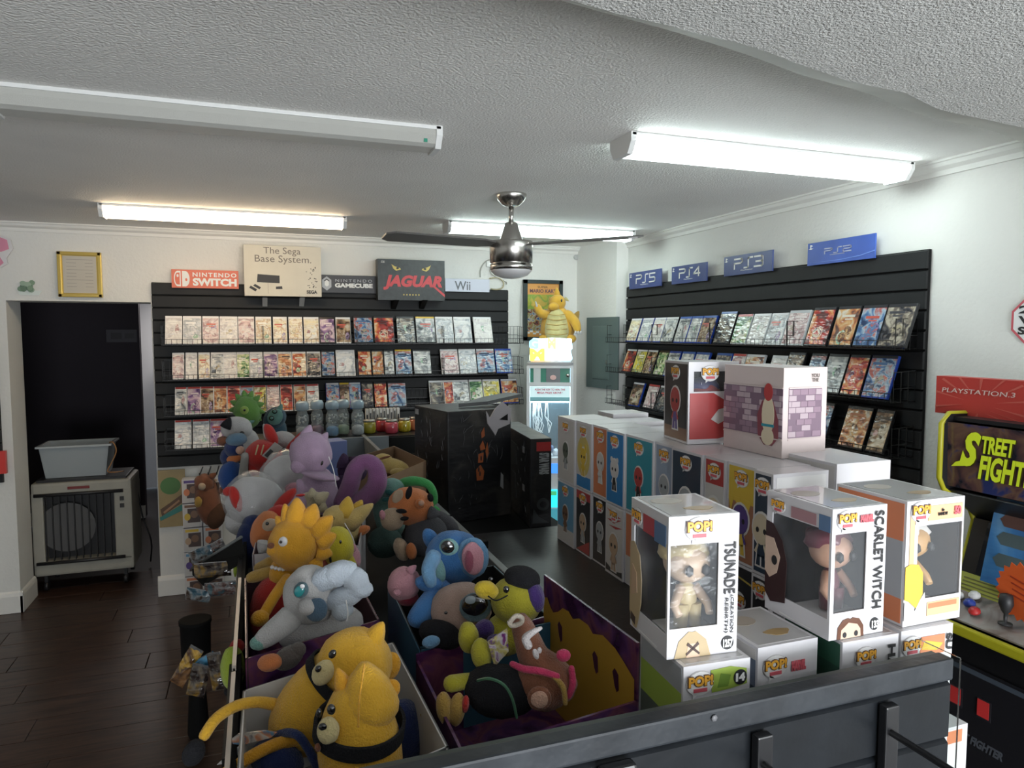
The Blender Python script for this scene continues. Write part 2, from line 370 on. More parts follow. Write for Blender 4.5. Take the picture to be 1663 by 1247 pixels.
def case_obj(pal, shell, band, w, h, v, wr):
    """one boxed game: shell, printed cover and coloured header strip"""
    key = (pal, shell, band, round(w, 3), h, v, wr)
    if key in cvar: return cp(cvar[key])
    m = MB().box((0, .007, h/2), (w, .014, h), bev=.0015)
    o = m.build('game_case', SH[shell])
    c = MB(); c.box((0, -.0006, h/2-.004), (w-.006, .001, h-.022), 0)
    rr = random.Random(hash((pal, v)) % 999 if False else v*13+len(pal))
    # printed shapes of the cover picture: a title block and two or three figures
    P = len(PAL[pal])
    x0 = rr.uniform(-.2, .05)*w
    c.box((x0+.08*w, -.0014, h*(.80-.05*(v % 3))), (w*.55, .0006, h*.06), 1); c.box((x0+.12*w, -.0014, h*(.72-.05*(v % 3))), (w*.34, .0006, h*.035), 1)
    for k in range(3):
        cx = rr.uniform(-.28, .28)*w; cz = rr.uniform(.18, .58)*h; rw = rr.uniform(.10, .2)*w; rh = rr.uniform(.07, .17)*h
        c.poly([(cx+rw*math.cos(a)*(1+.3*rr.random()), -.0013-.0002*k, cz+rh*math.sin(a)*(1+.4*rr.random())) for a in [2*PI*q/9 for q in range(9)]], 2+k % 2)
    base = PAL[pal]
    am = art(f'cover_{pal}_{v}', base, scale=13+4*(v % 4), seed=v*7+len(pal), wrinkle=wr, rough=.22)
    t1 = mat(f'title_{pal}_{v}', [base[0], base[3], (.55, .10, .07), base[1]][v], .3)
    f1 = art(f'figure_{pal}_{v}', [base[(v+1) % P], base[(v+3) % P], base[v % P]], scale=40, seed=v*3+1, wrinkle=wr)
    f2 = art(f'figureb_{pal}_{v}', [base[(v+2) % P], hsv(v*.37, .45, .45), base[(v+1) % P]], scale=44, seed=v+5, wrinkle=wr)
    c.build('cover_print', [am, t1, f1, f2], o, fix=True)
    if band: MB().box((0, -.0008, h-.0075), (w-.006, .0012, .012)).build('header_strip', BAND[band], o)
    cvar[key] = o
    return o
def cases(row, wall, items, zbase):
    """items: (x_left_px, x_right_px, palette, shell, band, height)"""
    for i, it in enumerate(items):
        xl, xr, pal, shell, band, h = it
        wr = .8 if pal in ('pale', 'white', 'cream', 'pinkish', 'grey') else .3
        if wall == 'back':
            a = hit(xl, 560, 1, 5.02).x; b = hit(xr, 560, 1, 5.02).x
            w = round(min(max(abs(b-a)-.004, .07), .142), 2); o = case_obj(pal, shell, band, w, h, i % 4, wr)
            o.location = ((a+b)/2, YB-.125, zbase+.002); o.rotation_euler = (math.radians(-19), 0, random.uniform(-.02, .02))
        else:
            a = hit(xl, 600, 0, 2.44).y; b = hit(xr, 600, 0, 2.44).y
            w = round(min(max(abs(b-a)-.003, .09), .142), 2); o = case_obj(pal, shell, band, w, h, i % 4, wr)
            o.location = (XR-.125, (a+b)/2, zbase+.002); o.rotation_euler = (math.radians(-19), 0, -PI/2+random.uniform(-.03, .03))
        bw = {'black': 'black-topped', 'blue': 'blue-topped', 'white': 'white-topped', 'red': 'red-topped', 'yellow': 'yellow-topped', None: 'plain'}[band]
        side = 'back wall' if wall == 'back' else 'right wall'
        tag(o, f'{bw} {pal} game case, {ORD[i]} from left, {row} row, {side}', 'game case', f'game cases in the {row} rack row of the {side}')
H1 = .19
def seq(x0, x1, n, pals, shell, band, h=H1):
    s = (x1-x0)/n
    return [(x0+i*s, x0+(i+1)*s, pals[i % len(pals)], shell, band, h) for i in range(n)]
top = seq(267, 327, 2, ['pale', 'white'], 'white', None) + seq(328, 386, 2, ['pinkish', 'pale'], 'white', None) + [(387, 414, 'pinkish', 'white', None, H1), (415, 442, 'cream', 'white', None, H1), (443, 468, 'cream', 'white', None, H1), (469, 493, 'cream', 'white', None, H1), (494, 519, 'cream', 'white', None, H1), (520, 545, 'purple', 'black', None, H1), (546, 571, 'brown', 'white', None, H1)]
top += [(575, 607, 'blue', 'black', 'black', .2), (609, 641, 'red', 'black', 'black', .2), (645, 676, 'dark', 'black', 'black', .2), (677, 708, 'grey', 'black', 'yellow', .2), (709, 738, 'white', 'white', None, .2), (739, 768, 'white', 'white', None, .2), (771, 802, 'pale', 'white', 'white', .2)]
cases('top', 'back', top, BZ[0])
r2 = seq(277, 426, 7, ['pinkish', 'pale', 'cream', 'grey', 'pale', 'green', 'white'], 'white', None, .18) + seq(427, 521, 4, ['purple', 'orange', 'red', 'dark'], 'white', 'white', .18) + [(522, 544, 'blue', 'black', 'black', .19), (546, 577, 'white', 'white', None, .19), (581, 604, 'red', 'black', 'black', .19), (604, 624, 'orange', 'black', 'black', .19), (624, 641, 'grey', 'black', 'black', .19), (642, 670, 'blue', 'black', 'yellow', .19), (672, 701, 'grey', 'black', None, .19), (717, 746, 'pinkish', 'white', None, .19), (747, 775, 'white', 'white', None, .19), (776, 805, 'blue', 'black', 'white', .19), (806, 834, 'blue', 'blue', None, .19)]
cases('second', 'back', r2, BZ[1])
r3 = seq(279, 518, 11, ['grey', 'purple', 'brown', 'orange', 'red', 'blue', 'yellow', 'pinkish', 'red', 'orange', 'white'], 'white', 'red', .185) + [(528, 551, 'blue', 'blue', 'white', .19), (551, 567, 'brown', 'black', 'yellow', .19), (567, 586, 'blue', 'blue', 'white', .19), (587, 606, 'dark', 'black', 'black', .19), (607, 629, 'red', 'black', 'black', .19), (630, 660, 'blue', 'black', 'black', .19), (698, 723, 'dark', 'white', 'white', .19), (723, 737, 'red', 'white', None, .19), (737, 763, 'grey', 'white', 'white', .19), (764, 786, 'green', 'white', None, .19), (786, 814, 'yellow', 'white', None, .19), (816, 843, 'orange', 'blue', 'white', .19)]
cases('third', 'back', r3, BZ[2])
r4 = seq(277, 366, 3, ['white', 'white', 'purple'], 'white', 'red', .19)
cases('lowest', 'back', r4, BZ[3])
q1 = [(1014, 1030, 'cream', 'blue', 'white', .17), (1031, 1051, 'white', 'blue', 'white', .17), (1051, 1069, 'pale', 'blue', 'white', .17), (1069, 1089, 'grey', 'black', 'white', .17), (1090, 1110, 'grey', 'blue', 'blue', .17), (1110, 1128, 'grey', 'blue', 'blue', .17), (1128, 1150, 'brown', 'blue', 'blue', .17), (1153, 1183, 'dark', 'black', 'blue', .19), (1183, 1207, 'green', 'clear', 'red', .17), (1208, 1236, 'pale', 'clear', 'white', .17), (1237, 1264, 'white', 'clear', 'white', .17), (1265, 1298, 'pinkish', 'clear', None, .18), (1300, 1340, 'red', 'black', 'black', .19), (1342, 1378, 'orange', 'black', 'black', .19), (1380, 1420, 'blue', 'black', 'black', .19), (1420, 1466, 'dark', 'black', 'black', .19)]
cases('top', 'right', q1, RZ[0])
q2 = [(1006, 1024, 'red', 'black', 'white', .17), (1024, 1040, 'yellow', 'black', 'white', .17), (1040, 1057, 'brown', 'black', 'white', .17), (1058, 1075, 'green', 'black', None, .17), (1075, 1093, 'grey', 'blue', None, .17), (1096, 1116, 'grey', 'blue', 'blue', .17), (1117, 1140, 'white', 'blue', 'blue', .17), (1150, 1176, 'dark', 'blue', 'blue', .17), (1177, 1198, 'pinkish', 'clear', 'red', .17), (1199, 1228, 'orange', 'clear', 'white', .17), (1240, 1264, 'pale', 'clear', 'white', .17), (1265, 1292, 'brown', 'black', 'black', .19), (1300, 1327, 'blue', 'black', 'black', .19), (1328, 1362, 'grey', 'black', 'black', .19), (1362, 1396, 'red', 'black', 'black', .19), (1398, 1440, 'blue', 'blue', 'black', .19)]
cases('second', 'right', q2, RZ[1])
q3 = [(1018, 1036, 'brown', 'blue', 'white', .17), (1042, 1061, 'pinkish', 'black', 'red', .17), (1061, 1080, 'dark', 'black', 'white', .17), (1080, 1098, 'orange', 'black', None, .17), (1105, 1128, 'grey', 'blue', 'blue', .17), (1135, 1158, 'blue', 'blue', 'blue', .17), (1300, 1345, 'blue', 'black', 'black', .19), (1360, 1404, 'orange', 'black', None, .19), (1408, 1436, 'brown', 'black', None, .19)]
cases('third', 'right', q3, RZ[2])
# spine-out games in the bottom rack of the right wall
for i in range(46):
    y = 3.9-.043*i if i < 14 else 3.25-.024*(i-14)
    col = 'blue' if i < 11 else ['clear', 'black', 'clear', 'red', 'black', 'clear', 'black', 'red'][i % 8]
    key = ('spine', col)
    if key in cvar: o = cp(cvar[key])
    else:
        o = MB().box((0, .06, .087), (.014, .125, .172), bev=.002).build('game_case', SH[col]); MB().box((0, -.0035, .155), (.0125, .001, .02)).build('spine_label', BAND['white'] if col != 'blue' else BAND['blue'], o)
        MB().box((0, -.0035, .08), (.0125, .001, .11)).build('spine_print', SH['clear'] if col != 'blue' else BAND['blue'], o); cvar[key] = o
    o.location = (XR-.165, y, RZ[3]-.004); o.rotation_euler = (0, 0, -PI/2)
    cnt_ = globals().setdefault('spine_n', {}); cnt_[col] = cnt_.get(col, -1)+1
    tag(o, ORD[cnt_[col]]+' '+{'blue': 'blue', 'clear': 'grey', 'black': 'black', 'red': 'red'}[col]+' spine-out game case from the far end, bottom right wall rack' if True else {'blue': 'blue game case standing spine out', 'clear': 'grey game case standing spine out', 'black': 'black game case standing spine out', 'red': 'red game case standing spine out'}[col]+' in the bottom rack of the right wall', 'game case', col+' spine-out games in the bottom right rack')
# ================================================================== CEILING FIXTURES
def light(label, x0, y0, col, lit, fy=1):
    t = thing('ceiling_light', label, 'ceiling light', (x0, y0, ZC), 0, 'tube ceiling lights'); L = 1.26; w = .14; h = .062
    m = MB(); m.box((L/2, w/2, -.006), (L, w+.012, .012), bev=.002)
    m.prism([(-.006, 0), (w+.006, 0), (w+.006, -.03), (w-.02, -h-.006), (.02, -h-.006), (-.006, -.03)], 0, -.004, .016)
    m.prism([(-.006, 0), (w+.006, 0), (w+.006, -.03), (w-.02, -h-.006), (.02, -h-.006), (-.006, -.03)], 0, L-.016, L+.004)
    m.build('housing', mat('lamp_housing', (.74, .75, .74), .4), t)
    dm = mat('diffuser_'+('lit%g' % col[2] if lit else 'off'), (.62, .62, .58), .35, bump=.6, bscale=900, emit=col if lit else None, estr=TUBE if lit else 0)
    m = MB(); m.prism([(0, -.010), (0, -.028), (.012, -h+.008), (.03, -h), (w-.03, -h), (w-.012, -h+.008), (w, -.028), (w, -.010)], 0, .016, L-.016)
    m.build('diffuser', dm, t)
    if not lit:
        m = MB(); m.box((L-.05, .012, -.042), (.012, .012, .02)); m.build('lamp_socket', mat('socket_green', (.02, .25, .16), .5), t)
    return t
light('unlit white tube ceiling light with ribbed cover at upper left', -.675, 2.31, (0, 0, 0), False)
light('glowing warm white tube light above the left end of the back wall', -.755, 4.24, (1.0, .76, .50), True)
light('glowing cool tube light behind the ceiling fan', 1.10, 4.17, (.82, 1.0, .97), True)
light('glowing cool tube light near the right wall, nearest lit one', 1.20, 2.15, (.86, 1.0, .99), True)
fan = thing('ceiling_fan', 'brushed nickel ceiling fan with three dark blades and frosted bowl', 'ceiling fan', (1.184, 3.30, ZC))
MB().lathe([(.074, 0), (.076, -.006), (.066, -.028), (.042, -.052), (.02, -.062)], n=32).build('canopy', CHROME, fan)
MB().tube([(0, 0, -.055), (0, 0, -.155)], .0125, 12).build('downrod', CHROME, fan)
MB().lathe([(.022, -.135), (.03, -.14), (.046, -.19), (.058, -.222), (.058, -.23)], n=32).build('coupling_cover', CHROME, fan)
MB().lathe([(.06, -.222), (.104, -.228), (.107, -.236), (.104, -.33), (.098, -.333), (.098, -.338), (.104, -.34), (.103, -.366), (.09, -.37)], n=40).build('motor_housing', CHROME, fan)
MB().lathe([(.1, -.366), (.098, -.374), (.08, -.392), (.045, -.405), (.0005, -.409)], n=40).build('light_bowl', mat('frosted_glass', (.62, .61, .62), .3), fan)
bm_ = mat('fan_blade', (.10, .095, .09), .4)
for k in range(3):
    a = math.radians(192+120*k)
    m = MB(); R = Matrix.Rotation(a, 4, 'Z') @ Matrix.Translation((0, 0, -.245)) @ Matrix.Rotation(.2, 4, 'X')
    pts = [(.1, -.03), (.17, -.05), (.62, -.062), (.655, -.04), (.66, .03), (.62, .055), (.17, .05), (.1, .03)]
    m.prism(pts, 2, -.004, .004)
    bmesh.ops.transform(m.b, matrix=R, verts=m.b.verts)
    bl = m.build('blade', bm_, fan)
    m = MB(); m.box((.12, 0, .006), (.1, .03, .006)); bmesh.ops.transform(m.b, matrix=R, verts=m.b.verts); m.build('blade_arm', CHROME, bl)

# ================================================================== SIGNS AND FRAMES
def board(name, label, cat, TLp, TRp, BLp, ax, v, th, m, side=None, group=None, bev=.001):
    """a flat board facing the room, measured on the wall plane; origin lower left of its front"""
    tl = hit(*TLp, ax, v); tr = hit(*TRp, ax, v); bl = hit(*BLp, ax, v)
    z0 = bl.z; h = tl.z-bl.z
    if ax == 1: w = tr.x-tl.x; loc = (tl.x, v, z0); rz = 0
    else: w = tl.y-tr.y; loc = (v, tl.y, z0); rz = -PI/2
    t = thing(name, label, cat, loc, rz, group)
    MB().box((w/2, th/2, h/2), (w, th, h), bev=bev).build('board' if th < .03 else 'carton', [m] if not side else [m], t)
    t['w'] = w; t['h'] = h
    return t
def tx(t, s, fx0, fz0, fx1, fz1, m, **k):
    w, h = t['w'], t['h']; return text(t, s, (fx0*w, fz0*h, fx1*w, fz1*h), m, **k)
def quad(t, name, fr, m, y=-.0012):
    w, h = t['w'], t['h']; x0, z0, x1, z1 = fr
    return MB().box(((x0+x1)/2*w, y, (z0+z1)/2*h), ((x1-x0)*w, .0012, (z1-z0)*h)).build(name, m, t)
def fpoly(t, name, pts, m, y=-.0015, th=.001):
    w, h = t['w'], t['h']; mb = MB(); mb.prism([(p[0]*w, p[1]*h) for p in pts], 1, y, y+th); return mb.build(name, m, t)
def ell(cx, cz, rx, rz, n=20, a0=0, a1=2*PI): return [(cx+rx*math.cos(a0+(a1-a0)*i/n), cz+rz*math.sin(a0+(a1-a0)*i/n)) for i in range(n)]
WT = mat('sign_white', (.82, .82, .80), .4); SRED = mat('sign_red', (.72, .17, .10), .45); SGREY = mat('sign_grey', (.45, .46, .48), .4)
YS = YB-.05
t = board('shop_sign', 'small red sign with white lettering standing on the back slatwall', 'sign', (278, 437), (387, 440), (280, 467), 1, YS, .008, SRED)
tx(t, 'NINTENDO', .31, .62, .97, .86, WT, bold=.03, space=1.25); tx(t, 'SWITCH', .31, .12, .97, .55, WT, bold=.05)
fpoly(t, 'emblem', ell(.09, .5, .055, .42, 16, PI/2, 3*PI/2)+[(.135, .08), (.135, .92)], WT); fpoly(t, 'emblem', ell(.085, .5, .036, .32, 16, PI/2, 3*PI/2)+[(.12, .17), (.12, .83)], SRED, -.002)
fpoly(t, 'emblem', ell(.2, .5, .065, .42, 16, -PI/2, PI/2)+[(.155, .92), (.155, .08)], WT); fpoly(t, 'emblem', ell(.215, .45, .016, .08), SRED, -.0022); fpoly(t, 'emblem', ell(.09, .66, .016, .08), WT, -.003)
t = board('console_box', 'cream boxed game console, black picture and serif title, on the back wall', 'box', (395, 397), (521, 403), (397, 480), 1, YB-.13, .075, mat('cream_carton', (.60, .57, .48), .5, var=.05))
GI = mat('thin_ink', (.16, .14, .12), .5)
tx(t, 'The Sega', .25, .80, .73, .97, GI); tx(t, 'Base System.', .14, .63, .87, .81, GI)
fpoly(t, 'console_picture', [(.16, .27), (.17, .43), (.45, .41), (.45, .26)], INK); fpoly(t, 'console_picture', [(.06, .16), (.08, .2), (.16, .13), (.14, .085)], INK); fpoly(t, 'console_picture', [(.11, .2), (.135, .235), (.21, .17), (.19, .13)], INK); fpoly(t, 'console_picture', [(.40, .14), (.40, .19), (.48, .2), (.485, .145)], INK)
MB().tube([(.3*t['w'], -.001, .26*t['h']), (.3*t['w'], -.001, .05*t['h'])], .0012, 4).build('picture_cable', GI, t)
rr = random.Random(3); m = MB()
for k in range(34):
    x = rr.uniform(.80, .94); z = .18+.42*rr.random()**1.5
    m.box((x*t['w'], -.001, z*t['h']), (.014*t['w'], .001, .013*t['h']))
m.build('dot_pattern', INK, t); tx(t, 'SEGA', .80, .06, .94, .13, INK, bold=.04)
for x in (430, 490):
    p = hit(x, 484, 1, YB-.06); a = tag(MB().prism([(-.12, 0), (0, 0), (0, -.055)], 0, -.016, .016).build('shelf_bracket', film('bracket_plastic', .5, .2, (.6, .6, .58), 0)), 'clear plastic bracket under the cream console box, ' + ('left one' if x < 450 else 'right one'), 'bracket', 'brackets under the cream box'); a.location = (p.x, YB-.03, p.z)
t = board('shop_sign', 'black sign with grey cube emblem between the two boxed consoles', 'sign', (521, 446), (613, 450), (521, 475), 1, YS, .008, mat('sign_black', (.03, .03, .035), .4))
tx(t, 'NINTENDO', .25, .62, .9, .78, SGREY, space=1.4); tx(t, 'GAMECUBE', .24, .30, .91, .55, WT, bold=.05)
fpoly(t, 'emblem', [(.02, .72), (.10, .92), (.18, .72), (.18, .32), (.10, .12), (.02, .32)], SGREY); fpoly(t, 'emblem', [(.05, .66), (.10, .8), (.15, .66), (.10, .54)], mat('sign_black', (0, 0, 0)), -.0022); fpoly(t, 'emblem', [(.065, .64), (.10, .72), (.135, .64), (.135, .42), (.10, .34), (.065, .42)], WT, -.0026)
t = board('console_box', 'black boxed game console, red brush title and yellow eyes, back wall', 'box', (613, 420), (722, 423), (613, 487), 1, YB-.13, .09, mat('black_carton', (.03, .035, .035), .4, var=.4, vscale=30))
RB = mat('brush_red', (.62, .07, .08), .5); YE = mat('eye_yellow', (.62, .48, .12), .5)
tx(t, 'JAGUAR', .08, .25, .96, .62, RB, bold=.055, shear=.25)
fpoly(t, 'brush_stroke', [(.78, .4), (.84, .38), (1.0, .16), (1.0, .09)], RB)
for cx, sg in ((.27, 1), (.72, -1)):
    fpoly(t, 'eye', [(cx-.07*sg, .88), (cx-.02*sg, .83), (cx+.06*sg, .79), (cx+.07*sg, .755), (cx, .72), (cx-.04*sg, .77)][::sg], YE); fpoly(t, 'eye', ell(cx+.02*sg, .785, .02, .025), INK, -.0022)
tx(t, 'ATARI', .05, .9, .1, .96, WT)
m = MB()
for k in range(6): m.box(((.38+.045*k)*t['w'], -.001, .14*t['h']), (.018*t['w'], .001, .035*t['h']))
m.build('small_letters', YE, t)
for x in (640, 686):
    p = hit(x, 488, 1, YB-.06); a = tag(MB().prism([(-.13, 0), (0, 0), (0, -.06)], 0, -.018, .018).build('shelf_bracket', BLACKM), 'black bracket under the black console box, ' + ('left one' if x < 650 else 'right one'), 'bracket', 'brackets under the black box'); a.location = (p.x, YB-.03, p.z)
t = board('shop_sign', 'pale sign with grey letters right of the black boxed console', 'sign', (723, 452), (795, 454), (723, 473), 1, YS, .008, mat('sign_lavender', (.62, .64, .74), .4)); tx(t, 'Wii', .21, .12, .56, .82, mat('sign_dgrey', (.14, .15, .17), .5), bold=.01)
# ps signs on the right slatwall
NAVY = mat('sign_navy', (.045, .07, .22), .35, var=.2); XS = XR-.045
def pss(TL, TR, BL, s, lab, m, ink):
    t = board('shop_sign', lab, 'sign', TL, TR, BL, 0, XS, .008, m)
    return t
def glyph(t, s, x0, z0, x1, z1, m, r):
    """squared, single-stroke letters as tubes"""
    G = {'P': [[(0, 0), (0, .55), (.8, .55), (1, .7), (1, .9), (.85, 1), (0, 1)]], 'S': [[(0, 0), (.4, 0), (.5, .1), (.5, .9), (.6, 1), (1, 1)]],
         '5': [[(0, 0), (.85, 0), (1, .12), (1, .42), (.85, .52), (.05, .52), (.05, 1), (1, 1)]], '4': [[(.8, 0), (.8, 1), (0, .3), (1, .3)]],
         '3': [[(0, 0), (.85, 0), (1, .12), (1, .42), (.85, .5), (.2, .5)], [(.85, .5), (1, .6), (1, .9), (.85, 1), (0, 1)]], '2': [[(1, 0), (0, 0), (0, .4), (.15, .52), (.85, .52), (1, .62), (1, .9), (.85, 1), (0, 1)]]}
    w, h = t['w'], t['h']; n = len(s); cw = (x1-x0)/n; mb = MB()
    for i, c in enumerate(s):
        for st in G[c]:
            pts = [Vector(((x0+cw*i+cw*.82*p[0])*w, -.002, (z0+(z1-z0)*p[1])*h)) for p in st]
            for a, b in zip(pts, pts[1:]):
                d = b-a; L = d.length; ang = math.atan2(d.z, d.x)
                mb.box((a+b)/2, (L+r*1.6, .0015, r*2), M=Matrix.Rotation(-ang, 4, 'Y'))
    return mb.build('lettering', m, t)
def psymbol(t, m, s=1):
    fpoly(t, 'emblem', [(.045, .72), (.045, .92), (.075, .9), (.085, .84), (.06, .85), (.06, .72)], m); fpoly(t, 'emblem', [(.02, .74), (.06, .70), (.095, .75), (.06, .77)], m, -.002)
for s, TL, TR, BL, lab in (('PS5', (1022, 444), (1074, 437), (1023, 470), 'small navy sign at the far end of the right slatwall'), ('PS4', (1091, 434), (1148, 424), (1092, 462), 'navy sign, second from the far end of the right slatwall'), ('PS3', (1176, 418), (1255, 405), (1177, 449), 'navy sign, third along the right slatwall top')):
    t = board('shop_sign', lab, 'sign', TL, TR, BL, 0, XS, .008, NAVY)
    glyph(t, s, .24, .32, .86, .8, WT, .0045); tx(t, 'PlayStation', .38, .17, .62, .24, WT); psymbol(t, WT)
t = board('shop_sign', 'bright blue sign nearest the camera on the right slatwall', 'sign', (1312, 396), (1422, 377), (1312, 432), 0, XS, .008, mat('sign_blue', (.05, .11, .42), .35, var=.15))
glyph(t, 'PS2', .28, .44, .70, .66, mat('silver_ink', (.42, .46, .62), .4), .0025); psymbol(t, WT); quad(t, 'underline', (.36, .36, .58, .38), SGREY)
fpoly(t, 'light_swoosh', [(.02, .12), (.5, .10), (.8, .16), (1.0, .3), (1.0, .33), (.8, .19), (.5, .125)], mat('swoosh_blue', (.18, .32, .75), .4))
# framed certificate, pink cut-out and succulent print on the left part of the back wall
t = board('picture_frame', 'gold framed certificate above the doorway', 'framed certificate', (92, 408), (164, 411), (95, 482), 1, YB-.02, .016, mat('gold_frame', (.72, .52, .14), .3, .7))
quad(t, 'mount', (.12, .09, .88, .91), mat('certificate_paper', (.60, .56, .48), .12, coat=1), -.001)
m = MB(); rr = random.Random(5)
for k in range(9):
    z = .83-.075*k
    for x0, x1 in ([(.2, .42), (.62, .8)] if k % 3 else [(.2, .8)]): m.box(((x0+x1)/2*t['w'], -.0022, z*t['h']), ((x1-x0)*t['w'], .0004, .008*t['h']))
m.build('printed_lines', mat('faint_ink', (.30, .28, .25), .6), t)
m = MB()
for a, b, c, d in ((0, 0, 1, .075), (0, .925, 1, 1), (0, 0, .09, 1), (.91, 0, 1, 1)): m.box(((a+c)/2*t['w'], -.006, (b+d)/2*t['h']), ((c-a)*t['w'], .012, (d-b)*t['h']), bev=.003)
m.build('frame_moulding', mat('gold_frame', (0, 0, 0)), t)
t = board('wall_decal', 'green rosette plant in a white dish, print above the doorway', 'decal', (26, 450), (68, 452), (27, 479), 1, YB-.004, .003, mat('painted_wall', (0, 0, 0)))
for o in list(t.children): bpy.data.objects.remove(o)
fpoly(t, 'dish', [(.02, .28), (.12, .0), (.86, .0), (.98, .26)], mat('dish_white', (.72, .78, .74), .5), -.004, .006)
LG = [mat('leaf_a', (.22, .32, .22), .6), mat('leaf_b', (.34, .45, .34), .6), mat('leaf_c', (.14, .22, .15), .6)]
rr = random.Random(2)
for k in range(16):
    a = PI*rr.random(); r = rr.uniform(.05, .33); cx = .5+r*1.1*math.cos(a); cz = .28+r*1.5*math.sin(a)
    fpoly(t, 'leaf', ell(cx, cz, .12, .15, 9), LG[k % 3], -.006-.0006*k, .004)
t = board('wall_decal', 'pink angular cut-out sign with pale edge, cut by the left picture edge', 'decal', (-60, 382), (22, 384), (-60, 432), 1, YB-.03, .012, mat('decal_edge', (.72, .70, .70), .5))
for o in list(t.children): bpy.data.objects.remove(o)
fpoly(t, 'backing', [(0, 0), (.72, -.02), (.86, .12), (.84, .3), (.98, .62), (.94, .92), (.72, 1.05), (0, 1)], mat('decal_edge', (0, 0, 0)), -.004, .012)
PK = mat('decal_pink', (.70, .27, .38), .5); fpoly(t, 'pink_shape', [(0, .42), (.74, .5), (.90, .6), (.87, .9), (.70, 1.0), (0, .95)], PK, -.006); fpoly(t, 'pink_shape', [(0, .03), (.70, .03), (.78, .14), (.7, .36), (0, .3)], PK, -.006)
# black rack at left edge with a red item
t = board('hanging_pack', 'bright red pack hanging at the left picture edge', 'pack', (-40, 735), (8, 728), (-40, 772), 1, YB-.06, .03, mat('pack_red', (.68, .05, .04), .4)); quad(t, 'pack_label', (.0, .2, .75, .5), mat('pack_dark', (.3, .02, .02), .4))
# poster with frame on the back wall
t = board('framed_poster', 'black framed orange racing game poster behind the yellow plush dragon', 'poster', (850, 454), (913, 455), (851, 553), 1, YB-.02, .018, mat('poster_frame', (.02, .035, .035), .4))
cols = [(.62, .28, .08), (.62, .30, .08), (.60, .45, .08)]
quad(t, 'poster_sheet', (.09, .06, .91, .94), mat('poster_orange', (.75, .36, .10), .3), -.001)
tx(t, 'SUPER', .36, .87, .62, .90, INK, y=-.003); tx(t, 'MARIO KART', .16, .79, .84, .85, mat('poster_ink', (.16, .08, .10), .5), y=-.003, bold=.03)
quad(t, 'poster_meadow', (.09, .42, .91, .76), art('poster_green', [(.45, .38, .05), (.55, .50, .08), (.25, .40, .08), (.65, .45, .10)], 9, wrinkle=0), -.0022)
quad(t, 'poster_crowd', (.09, .16, .91, .52), art('poster_crowd', [(.05, .05, .06), (.35, .1, .08), (.3, .3, .12), (.5, .45, .4), (.05, .12, .3)], 34, wrinkle=0), -.003)
m = MB()
for i in range(10):
    for j in range(2):
        if (i+j) % 2: m.box(((.12+.08*i)*t['w'], -.0045, (.16-.03*j-.007*i)*t['h']), (.08*t['w'], .001, .03*t['h']))
m.build('checkered_stripe', WT, t)
m = MB()
for a, b, c, d in ((0, 0, 1, .06), (0, .94, 1, 1), (0, 0, .09, 1), (.91, 0, 1, 1)): m.box(((a+c)/2*t['w'], -.008, (b+d)/2*t['h']), ((c-a)*t['w'], .016, (d-b)*t['h']))
m.build('frame_moulding', mat('poster_frame', (0, 0, 0)), t)
# cables looped above the pale sign, a white plug-in and a motion sensor
p = lambda x, y: hit(x, y, 1, YB-.02)
def cable(name, label, pts, r, m, smooth=4, cat='cable'):
    P = [Vector(q) for q in pts]; out = []
    for i in range(len(P)-1):
        p0, p1, p2, p3 = P[max(i-1, 0)], P[i], P[i+1], P[min(i+2, len(P)-1)]
        for k in range(smooth):
            u = k/smooth; out.append(.5*((2*p1)+(-p0+p2)*u+(2*p0-5*p1+4*p2-p3)*u*u+(-p0+3*p1-3*p2+p3)*u**3))
    out.append(P[-1]); o = MB().tube(out, r, 6).build(name, m); return tag(o, label, cat)
cable('cable', 'grey cable looped on the wall behind the fan bowl', [p(780, 450), p(781, 436), p(790, 424), p(802, 421), p(797, 432), p(797, 443), p(806, 450), p(822, 458), p(822, 462)], .004, mat('cable_grey', (.42, .42, .38), .5))
cable('cable', 'yellowish cable ring beside the pale sign on the back wall', [p(795, 452), p(808, 451), p(817, 457), p(817, 466), p(808, 470), p(797, 469)], .005, mat('cable_cream', (.48, .42, .26), .5))
cable('cable', 'thin cable running down the wall right of the slatwall', [p(848, 455), p(846, 500), p(845, 560), p(842, 590), p(848, 640)], .0025, mat('cable_white', (.55, .55, .52), .5))
o = tag(MB().box((0, -.01, 0), (.075, .02, .045), bev=.004).build('power_adapter', WT), 'white plug adapter on the wall behind the fan bowl', 'adapter'); o.location = hit(797, 429, 1, YB-.002)
o = tag(MB().lathe([(.02, 0), (.021, .012), (.012, .02), (.0005, .022)], n=16).build('wall_sensor', mat('sensor_grey', (.55, .56, .55), .4)), 'small round grey sensor on the wall corner above the poster', 'sensor'); o.location = hit(935, 418, 1, YB); o.rotation_euler = (PI/2, 0, 0)
# electrical panel on the bump-out wall
ang = math.atan2(2.395-2.475, YB-4.63)
t = thing('electrical_panel', 'grey green electrical panel door on the far right corner wall', 'electrical panel', (2.448-.008, 4.80, 1.34)); 
dY = .37; t.rotation_euler = (0, 0, -PI/2-ang*1.0); PG = mat('panel_green', (.12, .16, .155), .4)
t.location = (2.395+(5.14-4.98)/(YB-4.63)*.08-.004, 4.98, 1.335)
t['w'] = .40; t['h'] = .535
MB().box((.2, -.004, .2675), (.40, .014, .535), bev=.003).build('cover', PG, t)
MB().box((.19, -.013, .27), (.20, .006, .40), bev=.003).build('door', mat('panel_green2', (.135, .18, .17), .35), t)
MB().box((.275, -.02, .2), (.014, .01, .03)).build('latch', CHROME, t)
quad(t, 'latch_label', (.25, .42, .28, .45), BLACKM, -.014)
